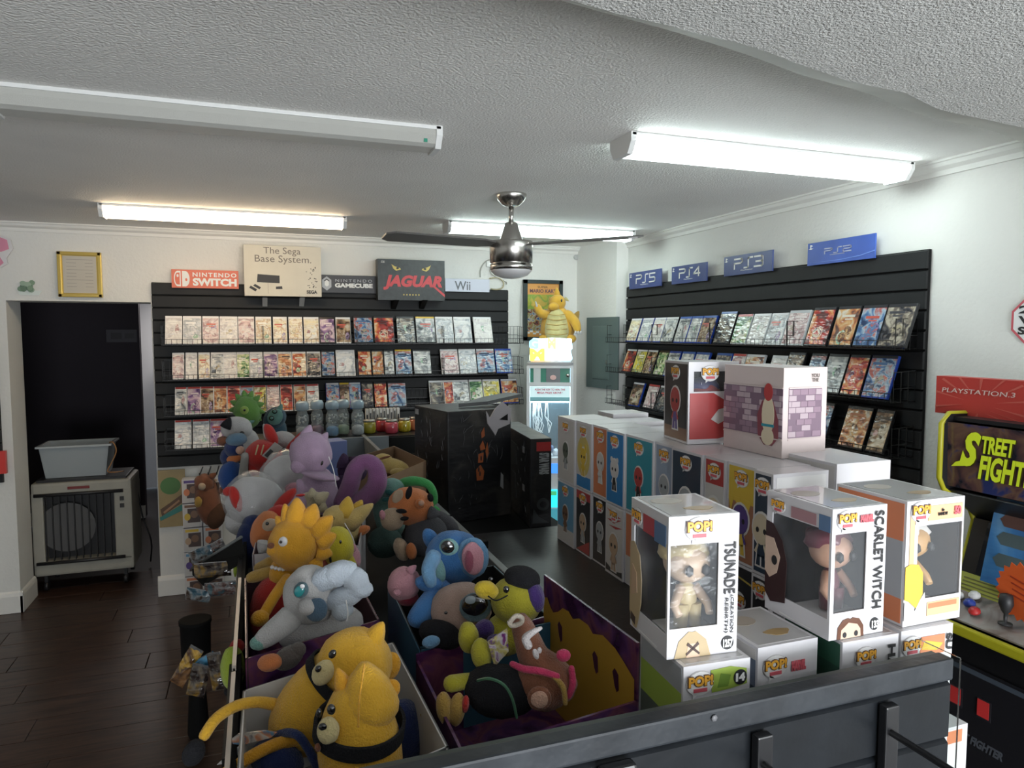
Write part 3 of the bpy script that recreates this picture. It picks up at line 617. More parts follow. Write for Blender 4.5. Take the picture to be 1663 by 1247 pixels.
# ================================================================== CLAW MACHINE, its prize and sign
t = thing('claw_machine', 'white prize claw machine in the far corner with cyan lit base', 'arcade machine', (1.81, 4.72, 0), -.40); CW = .335; CD = .38; CH = 1.54
CM = mat('claw_body', (.62, .64, .65), .35)
t['w'] = CW; t['h'] = CH
m = MB(); m.box((CW/2, CD-.01, CH/2), (CW, .02, CH)); m.box((.011, CD/2, CH/2), (.022, CD, CH), bev=.002); m.box((CW-.011, CD/2, CH/2), (.022, CD, CH), bev=.002)
m.box((CW/2, CD/2, CH-.011), (CW, CD, .022), bev=.002); m.box((CW/2, CD/2, .84), (CW-.04, CD, .03)); m.box((CW/2, .012, .62), (CW-.04, .02, .43)); m.box((CW/2, CD/2, .05), (CW, CD, .1)); m.box((CW/2, .012, 1.385), (CW-.04, .02, .03)); m.box((CW/2, .01, 1.515), (CW-.04, .02, .03)); m.build('cabinet', CM, t)
MB().box((CW/2, .014, 1.45), (CW-.05, .01, .11)).build('top_panel', mat('claw_green', (.04, .22, .15), .3), t)
MB().box((.075, .006, 1.45), (.05, .006, .105)).build('instruction_card', mat('card_lit', (.55, .6, .6), .4), t)
MB().box((.19, .006, 1.45), (.10, .006, .105)).build('grey_picture', mat('grey_pic', (.16, .17, .18), .4), t)
m = MB(); m.prism(ell(.19, 1.435, .022, .018), 1, .0, .003); m.build('picture_face', mat('face_pink', (.7, .45, .42), .5), t)
MB().lathe([(.014, 0), (.012, .02), (.0005, .022)], n=12).build('lock', CHROME, t, (.295, .004, 1.45), (PI/2, 0, 0))
m = MB(); m.box((CW/2, .008, 1.33), (CW-.05, .006, .075)); m.build('header_card', mat('header_lit', (.70, .86, .88), .4, emit=(.6, .9, .95), estr=.35), t)
m = MB(); m.box((CW/2, .006, 1.278), (CW-.05, .006, .03)); m.build('header_strip', mat('header_blue', (.22, .50, .55), .4), t)
RD = mat('claw_red', (.62, .06, .10), .5)
text(t, 'PUSH THE KEY TO WIN THE', (.06, 1.34, .275, 1.355), RD, y=.003, bold=.02); text(t, 'MEGA PRIZE ABOVE !', (.075, 1.318, .26, 1.333), RD, y=.003, bold=.02)
MB().box((CW/2, .03, 1.06), (CW-.05, .004, .40)).build('window_pane', film('claw_glass', .12, .03, (.7, .8, .85), 0), t)
MB().box((CW/2, CD-.03, 1.06), (CW-.05, .01, .40)).build('inner_back', mat('claw_inner', (.03, .05, .06), .3), t)
m = MB(); m.box((CW/2, CD/2, 1.255), (CW-.06, CD-.08, .008)); m.build('inner_lamp', mat('claw_lamp', (.7, .9, 1), .4, emit=(.65, .88, 1), estr=9), t)
m = MB(); rr = random.Random(8)
for k in range(14):
    x = .04+rr.random()*.11; m.tube([(x, .05+rr.random()*.1, 1.25), (x+rr.uniform(-.02, .02), .07, 1.15), (x+rr.uniform(-.03, .04), .06, 1.07+rr.random()*.05), (x+rr.uniform(-.01, .03), .06, 1.03)], .0028, 5)
m.build('hanging_keys', WT, t)
for k in range(7):
    MB().blob((.05+.04*k, .08+.02*(k % 3), .88+.03*(k % 2)), Vector((.028, 0, 0)), Vector((0, .028, 0)), Vector((0, 0, .03)), lump=.12, seed=k, sub=2).build('prize', mat('prize%d' % (k % 3), [(.15, .2, .35), (.6, .65, .7), (.1, .1, .12)][k % 3], .5), t)
MB().box((CW/2, .0, .56), (CW-.06, .012, .13)).build('lit_window', mat('cyan_lit', (.02, .4, .5), .3, emit=(.02, .55, .72), estr=1.6), t)
MB().box((CW/2, -.004, .60), (.10, .01, .03)).build('counter_display', mat('counter_lit', (.02, .12, .05), .3, emit=(.1, .8, .3), estr=.6), t)
MB().box((CW/2, .0, .78), (CW-.08, .01, .07)).build('blue_badge', mat('blue_lit', (.05, .2, .6), .3, emit=(.05, .25, .8), estr=1.2), t)
MB().box((CW/2, .0, .43), (CW-.03, .012, .11)).build('prize_door', mat('door_cyan', (.10, .32, .38), .35, emit=(.02, .3, .4), estr=.5), t)
# glowing sign on top of it
t = thing('lit_sign', 'small glowing letter sign on top of the claw machine', 'sign', (1.822, 4.70, CH+.002), -.40); t['w'] = .31; t['h'] = .175
MB().box((.155, .025, .008), (.29, .04, .016)).build('sign_base', WT, t)
def glow(n, c, s=1.9): return mat('glow_'+n, c, .4, emit=c, estr=s)
for s, bx, cc in (('G', (.0, .095, .065, .17), (.25, .6, .9)), ('A', (.07, .095, .125, .172), (.85, .9, .9)), ('M', (.13, .095, .19, .175), (1, .75, .2)), ('E', (.195, .095, .245, .172), (.9, .95, 1)), ('S', (.25, .095, .305, .172), (.9, .97, 1)), ('M', (.005, .014, .11, .1), (1, .62, .08)), ('I', (.12, .014, .145, .1), (1, .85, .6)), ('N', (.155, .014, .225, .1), (.95, .97, 1)), ('I', (.235, .014, .29, .1), (.6, .88, 1))):
    text(t, s, bx, glow('%g%g' % (cc[0], cc[2]), cc), y=.0, bold=.06, ext=.012)
m = MB(); m.prism([(.0, .012), (.0, .05), (.02, .088), (.0, .11), (.0, .15), (.03, .175), (.09, .17), (.16, .178), (.25, .172), (.30, .165), (.308, .10), (.295, .085), (.308, .03), (.30, .012)], 1, .013, .019)
m.build('halo_plate', glow('halo', (.55, .80, .95), 1.0), t)
# ================================================================== DOORWAY: air cooler with a tub, seen in the passage
t = thing('air_cooler', 'beige portable evaporative cooler on casters in the doorway', 'air cooler', (-1.445, 5.47, 0)); CB = mat('cooler_beige', (.36, .35, .30), .5, var=.08); CK = mat('cooler_black', (.018, .018, .02), .4)
cw, cd = .60, .38
m = MB(); m.box((cw/2, cd/2, .70), (cw, cd, .09), bev=.02); m.box((cw/2, cd/2, .16), (cw, cd, .1), bev=.015); m.box((.035, cd/2, .43), (.07, cd, .5), bev=.01); m.box((cw-.055, cd/2, .43), (.11, cd, .5), bev=.01); m.box((cw/2, cd-.02, .43), (cw-.1, .03, .5)); m.build('body', CB, t)
MB().box((cw/2-.02, .10, .43), (.44, .03, .46)).build('grille_back', CK, t)
for k in range(10): MB().box((.075+.043*k, .02, .43), (.006, .02, .46)).build('louvre', CK, t)
MB().lathe([(.0005, 0), (.15, .01), (.17, .05)], n=24).build('fan_bell', mat('bell_grey', (.12, .12, .12), .3), t, (.2, .08, .43), (PI/2, 0, 0))
for z in (.665, .20): MB().tube([(.02, -.008, z), (cw-.05, -.008, z)], .012, 8).build('grille_rail', CK, t)
MB().box((cw*.47, -.004, .705), (.13, .008, .018), bev=.002).build('badge', mat('badge_red', (.20, .03, .03), .4), t)
for z in (.61, .56): MB().box((cw-.06, -.004, z), (.025, .01, .028)).build('control_knob', CK, t)
MB().box((cw/2, cd/2, .753), (cw-.06, cd-.04, .02), bev=.004).build('lid', CK, t)
for x in (.06, cw-.06):
    for y in (.05, cd-.05):
        c = MB().box((x, y, .085), (.02, .03, .06)).build('caster', CK, t); MB().tube([(x-.012, y, .032), (x+.012, y, .032)], .032, 14).build('wheel', CK, c)
t = thing('storage_tub', 'translucent white plastic tub on top of the cooler', 'tub', (-1.40, 5.52, .766)); TM = film('tub_plastic', .62, .35, (.48, .54, .57), 0)
m = MB(); W_, D_, H_ = .42, .28, .22
for dx0, dx1 in ((0, 1),):
    m.hexa([(.03, .02, 0), (W_-.03, .02, 0), (W_-.03, .026, 0), (.03, .026, 0), (0, 0, H_), (W_, 0, H_), (W_, .006, H_), (0, .006, H_)])
    m.hexa([(.03, D_-.02, 0), (W_-.03, D_-.02, 0), (W_-.03, D_-.026, 0), (.03, D_-.026, 0), (0, D_, H_), (W_, D_, H_), (W_, D_-.006, H_), (0, D_-.006, H_)])
    m.hexa([(.03, .02, 0), (.036, .02, 0), (.036, D_-.02, 0), (.03, D_-.02, 0), (0, 0, H_), (.006, 0, H_), (.006, D_, H_), (0, D_, H_)])
    m.hexa([(W_-.03, .02, 0), (W_-.036, .02, 0), (W_-.036, D_-.02, 0), (W_-.03, D_-.02, 0), (W_, 0, H_), (W_-.006, 0, H_), (W_-.006, D_, H_), (W_, D_, H_)])
m.box((W_/2, D_/2, .003), (W_-.06, D_-.04, .006)); m.build('tub_body', TM, t)
m = MB()
for y in (-.008, D_+.008): m.box((W_/2, y, H_-.005), (W_+.03, .018, .014), bev=.003)
for x in (-.008, W_+.008): m.box((x, D_/2, H_-.005), (.018, D_+.03, .014), bev=.003)
m.build('rim', film('tub_rim', .85, .3, (.55, .60, .62), 0), t)
cable('extension_cord', 'orange cord draped over the tub and cooler', [(-.99, 5.6, .985), (-.96, 5.56, .99), (-.94, 5.54, .93), (-.97, 5.52, .85), (-1.0, 5.55, .79), (-.95, 5.5, .79), (-.9, 5.55, .785)], .004, mat('cord_orange', (.45, .22, .08), .5), cat='cord')
cable('hose', 'thin dark hose hanging behind the cooler to the floor', [(-.86, 5.75, .7), (-.83, 5.8, .4), (-.78, 5.82, .2), (-.8, 5.9, .02)], .006, CK)
o = board('door_plate', 'faint grey plate on the dark passage wall', 'plate', (172, 535), (222, 537), (172, 556), 1, yd-.01, .006, mat('plate_dark', (.06, .055, .07), .5))
quad(o, 'plate_mark', (.15, .25, .5, .75), mat('plate_mark', (.03, .027, .035), .5)); quad(o, 'plate_mark', (.6, .3, .9, .7), mat('plate_mark', (0, 0, 0)))
t = thing('storage_shelf', 'dim grey cabinet and clutter seen through the far opening', 'cabinet', (-1.02, 8.3, 0)); 
MB().box((.35, .2, .75), (.7, .4, 1.5)).build('cabinet_body', mat('cab_grey', (.10, .11, .12), .5), t); MB().box((.2, -.01, 1.25), (.06, .02, .1)).build('white_note', WHITE, t)
for k in range(6): MB().blob((.08+.05*k, -.03, .95+.05*((k*2) % 3)), Vector((.04, 0, 0)), Vector((0, .04, 0)), Vector((0, 0, .05)), lump=.2, seed=k, sub=2).build('clutter', mat('clut%d' % (k % 3), [(.3, .35, .4), (.04, .04, .05), (.5, .5, .52)][k % 3], .5), t)
# poster and boxed figures on the wall under the back slatwall
t = board('landscape_poster', 'painted poster of green tree and brown bank under the slatwall', 'poster', (256, 764), (300, 761), (259, 857), 1, YB-.02, .004, mat('poster_ochre', (.34, .26, .12), .45, var=.15))
fpoly(t, 'tree_shape', ell(.45, .72, .38, .15), mat('poster_leaf', (.08, .20, .06), .5)); fpoly(t, 'bank_shape', [(.05, .32), (.4, .42), (1, .6), (1, .45), (.1, .2)], mat('poster_bank', (.12, .07, .04), .5), -.002); fpoly(t, 'water_shape', [(.02, .18), (1, .42), (1, .3), (.05, .12)], mat('poster_teal', (.04, .22, .2), .5), -.0025)
fpoly(t, 'branch_shape', [(.15, .27), (.75, .47), (.78, .44), (.2, .24)], mat('poster_branch', (.4, .22, .12), .5), -.003)
# ================================================================== CENTRAL DISPLAY COUNTER
G = thing('display_counter', 'black slatted display counter in the foreground with worn ledge and acrylic rails', 'display counter', (0, 0, 0))
GX0, GX1, GY0, GY1 = -.045, .905, .66, 3.86
DK = 1.165; DL = 1.10
m = MB(); m.box(((GX0+GX1)/2, (GY0+GY1)/2+.02, .52), (GX1-GX0-.07, GY1-GY0-.06, 1.04)); m.build('carcass', BLACKM, G)
MB().box(((.52+GX1-.01)/2, (.70+1.95)/2, DK-.012), (GX1-.01-.52, 1.25, .024), bev=.002).build('deck', BLACK, G)
MB().box((.935, 2.40, DL-.012), (.07, .7, .022)).build('deck_extension', BLACKM, G); MB().box(((GX0+.895)/2, (GY0+GY1)/2, DL-.012), (.895-GX0, GY1-GY0-.02, .022), bev=.002).build('lower_deck', BLACKM, G)
MB().box(((GX0+.838)/2, .652, 1.3165), (.838-GX0, .022, .029), bev=.003).build('ledge', LEDGE, G)
MB().box(((GX0+.838)/2, .669, 1.315), (.838-GX0, .010, .024)).build('ledge_back_strip', mat('strip_olive', (.035, .045, .038), .5), G)
hh = .078; me = None
for i in range(16):
    z = 1.302-hh*(i+.5)
    if me is None:
        o = MB().prism([(0, -hh/2+.002), (0, hh/2-.007), (.007, hh/2-.0008), (.018, hh/2-.0008), (.018, -hh/2+.002)], 0, GX0, .836).build('slat', mat('slat_front', (.009, .011, .014), .42, var=.25, vscale=18, bump=.08, bscale=30, spec=.25), G, (0, .643, z)); me = o.data
    else:
        o = bpy.data.objects.new('slat', me); C.objects.link(o); o.parent = G; o.location = (0, .643, z)
sme = None
for i in range(15):
    z = 1.20-hh*(i+.5)
    for X, sg in (((GX0-.012, 1), (GX1-.015, -1)) if i > 1 else ((GX0-.012, 1),)):
        if sme is None: o = MB().box((.008, (GY0+.3+GY1)/2, 0), (.014, GY1-GY0-.3, hh-.006)).build('side_slat', SLAT, G, (X, 0, z)); sme = o.data
        else: o = bpy.data.objects.new('side_slat', sme); C.objects.link(o); o.parent = G; o.location = (X, 0, z)
# rims: divider between the plush bins and the deck, outer left rim, rear rim
for a, b in ((1.05, 2.02), (2.04, 3.84)): MB().box((.528, (a+b)/2, 1.155), (.018, b-a, .10), bev=.002).build('divider', GREYE, G)
MB().box((.533, 1.72, 1.206), (.034, .03, .02), bev=.003).build('divider_clip', BLACKM, G)
MB().box(((.02+.66)/2, 3.75, 1.155), (.62, .016, .10), bev=.002).build('rear_rim', mat('rim_bluegrey', (.20, .22, .24), .4, var=.2), G)
MB().box((.78, 3.75, 1.15), (.25, .016, .09)).build('rear_rim', BLACKM, G)
MB().box((GX0+.004, 2.3, 1.15), (.008, 3.1, .12)).build('left_rim', BLACKM, G)
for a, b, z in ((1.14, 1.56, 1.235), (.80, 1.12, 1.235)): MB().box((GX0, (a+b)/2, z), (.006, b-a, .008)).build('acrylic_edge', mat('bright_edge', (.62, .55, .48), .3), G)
MB().box((GX0, 1.35, 1.19), (.003, .42, .09)).build('acrylic_rail', PANE, G)
MB().box((.848, .70, 1.17), (.003, .12, .32)).build('acrylic_rail', PANE, G)
for x in (.53, .72):
    br = MB().box((x+.002, .634, 1.232), (.021, .012, .125), bev=.002).build('hook_bracket', mat('hook_black', (.018, .018, .02), .3), G); MB().tube([(x, .63, 1.262), (x, .42, 1.262), (x, .40, 1.267)], .0042, 8).build('peg', mat('hook_black', (0, 0, 0)), br)
br = MB().box((.345, .632, 1.275), (.04, .016, .05), bev=.004).build('hook_bracket', mat('hook_black', (0, 0, 0)), G); MB().lathe([(.004, 0), (.004, .003), (.0005, .0035)], n=10).build('screw', CHROME, br, (.358, .6235, 1.285), (PI/2, 0, 0))
MB().lathe([(.004, 0), (.004, .001), (.0005, .0015)], n=6).build('chipped_spot', mat('chip', (.16, .16, .17), .5), G, (.47, .6398, 1.322), (PI/2, 0, 0))
# ------------------------------------------------------------------ boxed vinyl figures
OR = mat('logo_orange', (.85, .42, .05), .45); LK = mat('logo_dark', (.12, .06, .04), .5); LR = mat('logo_red', (.65, .12, .15), .45)
BX = mat('figure_box_card', (.68, .665, .69), .35, coat=.3); PF = mat('box_film', (.45, .47, .50), .05, bump=.5, bscale=26, alpha=.10, spec=1.0, coat=1)
def logo(p, cx, cz, s):
    """speech bubble with the lettering"""
    m = MB(); m.prism(ell(cx, cz, s*.62, s*.5, 20), 1, -.0016, -.0006, 0); m.prism([(cx-s*.3, cz-s*.35), (cx-s*.34, cz-s*.62), (cx-s*.08, cz-s*.44)], 1, -.0016, -.0006, 0)
    m.prism(ell(cx, cz, s*.65, s*.53, 20), 1, -.0007, -.0002, 1); m.build('logo_bubble', [WHITE, mat('bubble_line', (.5, .48, .48), .5)], p)
    text(p, 'POP!', (cx-s*.60, cz-s*.13, cx+s*.60, cz+s*.38), LK, y=-.0018, bold=.09, name='logo_lettering')
    text(p, 'POP!', (cx-s*.56, cz-s*.09, cx+s*.56, cz+s*.34), OR, y=-.0024, bold=.04, name='logo_lettering')
    MB().box((cx, -.002, cz-s*.27), (s*.62, .001, s*.15)).build('logo_strip', LR, p)
def fig(p, cx, cz, s, c1, c2, ears=0, c3=None, y=-.001):
    """small flat printed figure: big head, body, arms, legs"""
    m = MB(); q = lambda pts, k, d: m.prism(pts, 1, y-d, y-d+.0005, k)
    q(ell(cx, cz, s*.36, s*.44, 16), 2, 0); q([(cx-s*.22, cz-s*.95), (cx-s*.15, cz-s*.3), (cx+s*.15, cz-s*.3), (cx+s*.22, cz-s*.95)], 2, 0)
    q([(cx-s*.14, cz-s*.68), (cx-s*.11, cz-s*.25), (cx+s*.11, cz-s*.25), (cx+s*.14, cz-s*.68)], 1, .0006)
    for g in (-1, 1):
        q([(cx+g*s*.03, cz-s*.9), (cx+g*s*.03, cz-s*.64), (cx+g*s*.13, cz-s*.64), (cx+g*s*.17, cz-s*.9)][::g], 1, .0006)
        q([(cx+g*s*.1, cz-s*.32), (cx+g*s*.24, cz-s*.58), (cx+g*s*.17, cz-s*.62), (cx+g*s*.09, cz-s*.42)][::-g], 0, .0008)
        if ears: q(ell(cx+g*s*.24, cz+s*.36, s*.10, s*.22 if ears == 1 else s*.12, 10), 0, .0004)
    q(ell(cx, cz, s*.31, s*.38, 16), 0, .001)
    for g in (-1, 1): q(ell(cx+g*s*.13, cz-s*.03, s*.055, s*.07, 8), 3, .0014)
    m.build('printed_figure', [c1, c2, mat('figure_outline', (.72, .70, .68), .5), INK], p)
def face_panel(t, side, w, d, h):
    """part lying on one face of the box; its origin is the lower left corner of that face"""
    o = bpy.data.objects
    if side == 'front': loc = (-w/2, -d/2-.0004, 0); rz = 0; W_ = w
    else: loc = (-w/2-.0004, d/2, 0); rz = -PI/2; W_ = d
    return loc, rz, W_
def popbox(label, loc, rz, w=.115, d=.092, h=.172, win=('front',), left=None, front=None, toy=((.5, .35, .25), (.2, .2, .25)), group='boxed vinyl figures', card=None, top=None):
    t = thing('figure_box', label, 'boxed figure', loc, rz, group); k = .0015; cm = card or BX
    m = MB(); m.box((0, 0, k/2), (w, d, k)); m.box((0, 0, h-k/2), (w, d, k)); m.box((0, d/2-k/2, h/2), (w, k, h-2*k)); m.box((w/2-k/2, 0, h/2), (k, d-2*k, h-2*k))
    def pane(side, a, b, c, e):
        # strips around an opening; a left, b right, c bottom, e top margins
        L = w if side == 'front' else d
        def bx(u0, u1, z0, z1):
            z0 = max(z0, k); z1 = min(z1, h-k)
            if side != 'front': u0 = max(u0, k); u1 = min(u1, d-k)
            if u1-u0 < 1e-4: return
            if side == 'front': m.box(((u0+u1)/2-w/2, -d/2+k/2, (z0+z1)/2), (u1-u0, k, z1-z0))
            else: m.box((-w/2+k/2, d/2-(u0+u1)/2, (z0+z1)/2), (k, u1-u0, z1-z0))
        if a is None: bx(0, L, 0, h); return
        bx(0, L, 0, c); bx(0, L, h-e, h); bx(0, a, c, h-e); bx(L-b, L, c, h-e)
    fm = front.get('m', (.012, .022, .035, .035)) if front else (.02, .02, .04, .035)
    pane('front', *(fm if 'front' in win else (None,)*4)); pane('left', *((left or {}).get('m', (.018, .004, .035, .035)) if 'left' in win else (None,)*4))
    m.build('carton', cm, t)
    if top:
        m = MB(); m.box((0, 0, h+.0003), (w-.012, d-.012, .0006)); tp = m.build('top_print', top, t)
        m = MB(); m.prism([(w*.10+.020*math.cos(a_)*(1+.2*math.sin(3*a_)), -d*.22+.010*math.sin(a_)) for a_ in [2*PI*q/12 for q in range(12)]], 2, h+.0006, h+.0010, 0); m.build('top_picture', mat('muted_gold', (.42, .28, .12), .4), tp); m = MB(); m.prism([(-w*.15+.022*math.cos(a_), d*.18+.016*math.sin(a_)) for a_ in [2*PI*q/12 for q in range(12)]], 2, h+.0006, h+.0010, 0); m.build('top_picture', mat('muted_tan', (.40, .34, .28), .4), tp)
    if win:
        m = MB(); m.box((0, -d/2+.0028, h/2), (w-.004, .0008, h-.006))
        if 'left' in win: m.box((-w/2+.0028, 0, h/2), (.0008, d-.004, h-.006))
        m.build('window_film', PF, t)
        m = MB(); m.box((.002, d/2-.004, h/2), (w-.008, .001, h-.006)); m.box((w/2-.004, 0, h/2), (.001, d-.010, h-.006)); m.box((0, 0, .004), (w-.008, d-.01, .002)); m.box((0, 0, h-.004), (w-.008, d-.01, .002)); m.build('inner_card', mat('inner_card', (.03, .028, .03), .5), t)
        # the vinyl toy inside
        c1 = mat('toy%g%g%g' % toy[0], toy[0], .35); c2 = mat('toy%g%g%g' % toy[1], toy[1], .35); s = min(w, d)
        m = MB(); m.blob((0, .004, h*.60), Vector((s*.32, 0, 0)), Vector((0, s*.30, 0)), Vector((0, 0, h*.155)), lump=0, mi=0); m.blob((0, .01, h*.68), Vector((s*.35, 0, 0)), Vector((0, s*.3, 0)), Vector((0, 0, h*.12)), lump=.1, mi=1)
        m.blob((0, .004, h*.33), Vector((s*.15, 0, 0)), Vector((0, s*.13, 0)), Vector((0, 0, h*.13)), lump=0, mi=1)
        for g in (-1, 1): m.tube([(g*s*.1, 0, h*.42), (g*s*.25, -.01, h*.3), (g*s*.22, -.02, h*.25)], [.007, .006, .005], 8, mi=0); m.tube([(g*s*.09, 0, h*.3), (g*s*.1, 0, h*.13)], [.011, .009], 8, mi=1); m.blob((g*s*.12, -s*.27, h*.58), Vector((.006, 0, 0)), Vector((0, .004, 0)), Vector((0, 0, .008)), lump=0, mi=2, sub=1)
        m.box((0, 0, h*.1), (w*.7, d*.6, .004), mi=3); m.build('vinyl_figure', [c1, c2, INK, WHITE], t, (0, -d*.14, 0))
    for side, sp in (('front', front), ('left', left)):
        if not sp: continue
        loc_, rz_, W_ = face_panel(t, side, w, d, h)
        bd = sp.get('border', .005)
        m = MB()
        bg = sp.get('bg')
        if bg:
            z0 = bd
            for j, (f, cmat) in enumerate(bg):       # stacked bands from the bottom, f = upper limit (fraction)
                z1 = f*h if f < 1 else h-bd
                m.box((W_/2, 0, (z0+z1)/2), (W_-2*bd, .0006, z1-z0), mi=j); z0 = z1
        else: m.box((W_*.5, .0, .004), (W_*.5, .0004, .002))
        p = m.build('printed_panel', [b[1] for b in bg] if bg else WHITE, t, loc_, (0, 0, rz_))
        if 'logo' in sp: fx, fz, s = sp['logo']; logo(p, fx*W_, fz*h, s)
        if 'fig' in sp: fx, fz, s, c1, c2, e = sp['fig']; fig(p, fx*W_, fz*h, s, c1, c2, e)
        for st in sp.get('text', []): text(p, st[0], (st[1]*W_, st[2]*h, st[3]*W_, st[4]*h), st[5], y=-.0012, rot=st[6] if len(st) > 6 else 0, bold=st[7] if len(st) > 7 else 0)
        for sh in sp.get('shapes', []):
            pts, cm2, yy = sh; mm = MB(); mm.prism([(a*W_, b*h) for a, b in pts], 1, -yy, -yy+.0005); mm.build('printed_shape', cm2, p)
    return t
def pc(n, c): return mat('print_'+n, c, .4, coat=.25)
IV = pc('ivory', (.62, .60, .58)); ORG = pc('orange', (.66, .22, .10)); BLU = pc('blue', (.03, .22, .52)); TEA = pc('teal', (.03, .28, .36)); PBL = pc('paleblue', (.32, .38, .50)); NVY = pc('navy', (.03, .05, .08)); REDp = pc('red', (.45, .05, .05)); YEL = pc('yellow', (.72, .50, .06)); BRN = pc('brown', (.22, .12, .07)); BLKp = pc('black', (.02, .02, .025)); TAN = pc('tan', (.55, .38, .25)); GRNp = pc('green', (.10, .13, .10)); SIL = pc('silver', (.38, .40, .42)); SKY = pc('sky', (.14, .35, .55)); PUR = pc('purple', (.10, .06, .25)); CRM = pc('cream', (.72, .62, .45)); DBR = pc('umber', (.07, .04, .035)); LIM = pc('lime', (.35, .48, .08))
def L(bg, c1, c2, ears=0, fs=.058, fz=.50, lz=.86, extra=None, fx=.5, ls=.030):
    return dict(bg=bg, logo=(.5, lz, ls), fig=(fx, fz, fs, c1, c2, ears), shapes=extra or [])
upx = [908, 936, 961, 987, 1017, 1062, 1094, 1145, 1180, 1229, 1262]
ys = [hit(x, 700, 0, .80).y for x in upx]
UP_ = [('white boxed figure, grey creature print, far end of upper row', L([(1, IV)], GRNp, SIL)), ('white and yellow boxed figure, eared yellow print, blue foot, upper row', L([(.2, BLU), (1, IV)], YEL, YEL, 1, extra=[(ell(.5, .5, .42, .3), pc('glow', (.62, .50, .16)), .0008)])),
       ('orange boxed figure with pale print in the upper row', L([(1, ORG)], IV, IV, 0)), ('blue boxed figure with round-eared print in the upper row', L([(1, BLU)], IV, BLKp, 2)),
       ('teal boxed figure with red print in the upper row', L([(1, TEA)], REDp, BLKp)), ('pale blue boxed figure with grey print in the upper row', L([(1, PBL)], SIL, NVY)),
       ('dark boxed figure with pale masked print in the upper row', L([(1, NVY)], SIL, NVY, 0, .075, .42)), ('white and red boxed figure with blond head, upper row', L([(.72, IV), (1, REDp)], CRM, IV, 0, .075, .42)),
       ('yellow and brown boxed figure with purple print, upper row', L([(.62, pc('rust', (.36, .16, .09))), (1, YEL)], PUR, YEL, 0, .07, .45, extra=[([(.06, .66), (.15, .5), (.25, .66), (.4, .56), (.5, .66), (.7, .48), (.85, .66), (.94, .66)][::-1], YEL, .0008)])),
       ('large dark navy boxed figure, nearest in the upper row', L([(1, NVY)], CRM, NVY, 0, .07, .45))]
# lower row first so the upper row rests on it
lows = [('pale blue boxed figure with brown print, far end of lower row', L([(.25, IV), (1, SKY)], BRN, BRN)), ('red and black boxed figure with tan print in the lower row', L([(.85, BLKp), (1, REDp)], TAN, SIL, 0, extra=[([(.08, .04), (.92, .04), (.92, .25)], REDp, .0006)])),
        ('black boxed figure with silver print in the lower row', L([(1, BLKp)], SIL, SIL)), ('white boxed figure with tan print and red stripes, lower row', L([(1, IV)], TAN, TAN, 0, .07, .45, extra=[([(.1, .93), (.9, .86), (.5, .84)], REDp, .0006), ([(.12, .78), (.9, .84), (.5, .75)], REDp, .0006), ([(.2, .7), (.95, .73), (.6, .68)], REDp, .0006), ([(.05, .04), (.95, .04), (.95, .12), (.5, .07), (.05, .14)], BLKp, .0006)])),
        ('orange boxed figure with brown print in the lower row', L([(.4, IV), (1, ORG)], BRN, DBR)), ('green boxed figure partly hidden in the lower row', L([(1, GRNp)], SIL, IV)), ('blue boxed figure hidden behind the tall white front box', L([(1, SKY)], TAN, BLU)), ('blue boxed figure with tan print right of the tall white front box', L([(1, pc('deepblue', (.03, .14, .38)))], TAN, REDp)),
        ('black and gold boxed figure behind the low centre box', L([(.8, BLKp), (1, BLKp)], TAN, BLKp, 0, .05, .4, .62, extra=[([(.05, .88), (.95, .82), (.95, .84), (.05, .9)], pc('gold', (.5, .38, .08)), .0006)])), ('black boxed figure at the near end of the lower row', L([(1, BLKp)], SIL, BLKp))]
fr_ = dict(m=(.012, .022, .035, .035), logo=(.25, .89, .04))
for i in range(10):
    for lvl, (lab, sp) in ((0, lows[i]), (1, UP_[i])):
        y0, y1 = ys[i+1], ys[i]; j = .004*((i*7+lvl*3) % 3-1)
        d = min(y1-y0-.002, .14)
        if sp is None: continue
        popbox(lab, (.80+.0575+j, (y0+y1)/2, DK+.001+lvl*.1735), .0, .115, d, .172 if lvl == 0 else .178, (), left=sp, front=dict(border=.006, bg=[(.8, sp['bg'][0][1]), (1, WHITE)]), group='stacked boxed figures in the long row')
# second file of boxes behind the row, their tops seen
for i in range(5): popbox(['white boxed figure behind the far end of the upper row', 'white boxed figure behind, second from the far end', 'white boxed figure behind, third from the far end', 'white boxed figure behind the teal box', 'white boxed figure behind the pale blue box'][i], (1.02, 1.86-.105*i, .99 if False else DK+.18-.012*i), 0, .115, .098, .172, (), left=L([(1, IV)], SIL, NVY), group='boxed figures in the back file')
MB().box((1.02, 1.65, .60), (.13, .62, 1.05)).build('side_shelf', BLACKM, G)
MB().box((1.02, 1.65, 1.235), (.125, .60, .20)).build('shelf_riser', BLACKM, G)
# third level
popbox('black and brown boxed figure with red print on top of the upper row', (.905, 1.305, DK+.001+.1735+.179), .0-.12, .115, .115, .172, ('front',), left=L([(.18, BRN), (1, BLKp)], REDp, PUR, 0, .07, .52, .86), front=dict(m=(.012, .012, .11, .02), bg=None, logo=(.42, .86, .032), shapes=[([(.03, .06), (.03, .62), (.5, .62), (.8, .5), (.9, .3), (.85, .1), (.6, .06)], REDp, .0008), ([(.45, .3), (.6, .42), (.85, .45), (.85, .32), (.6, .24)], IV, .0012)]), toy=((.5, .05, .05), (.05, .05, .2)))
pinkc = mat('pink_box', (.66, .56, .54), .45); bri = [pc('brick_a', (.30, .20, .26)), pc('brick_b', (.48, .38, .42)), pc('brick_c', (.20, .13, .18))]
t = popbox('pink boxed figure with printed brick wall, topmost at the right of the stack', (.957, 1.135, DK+.001+.1735+.179), .04, .105, .165, .168, (), card=pinkc, left=None, front=None)
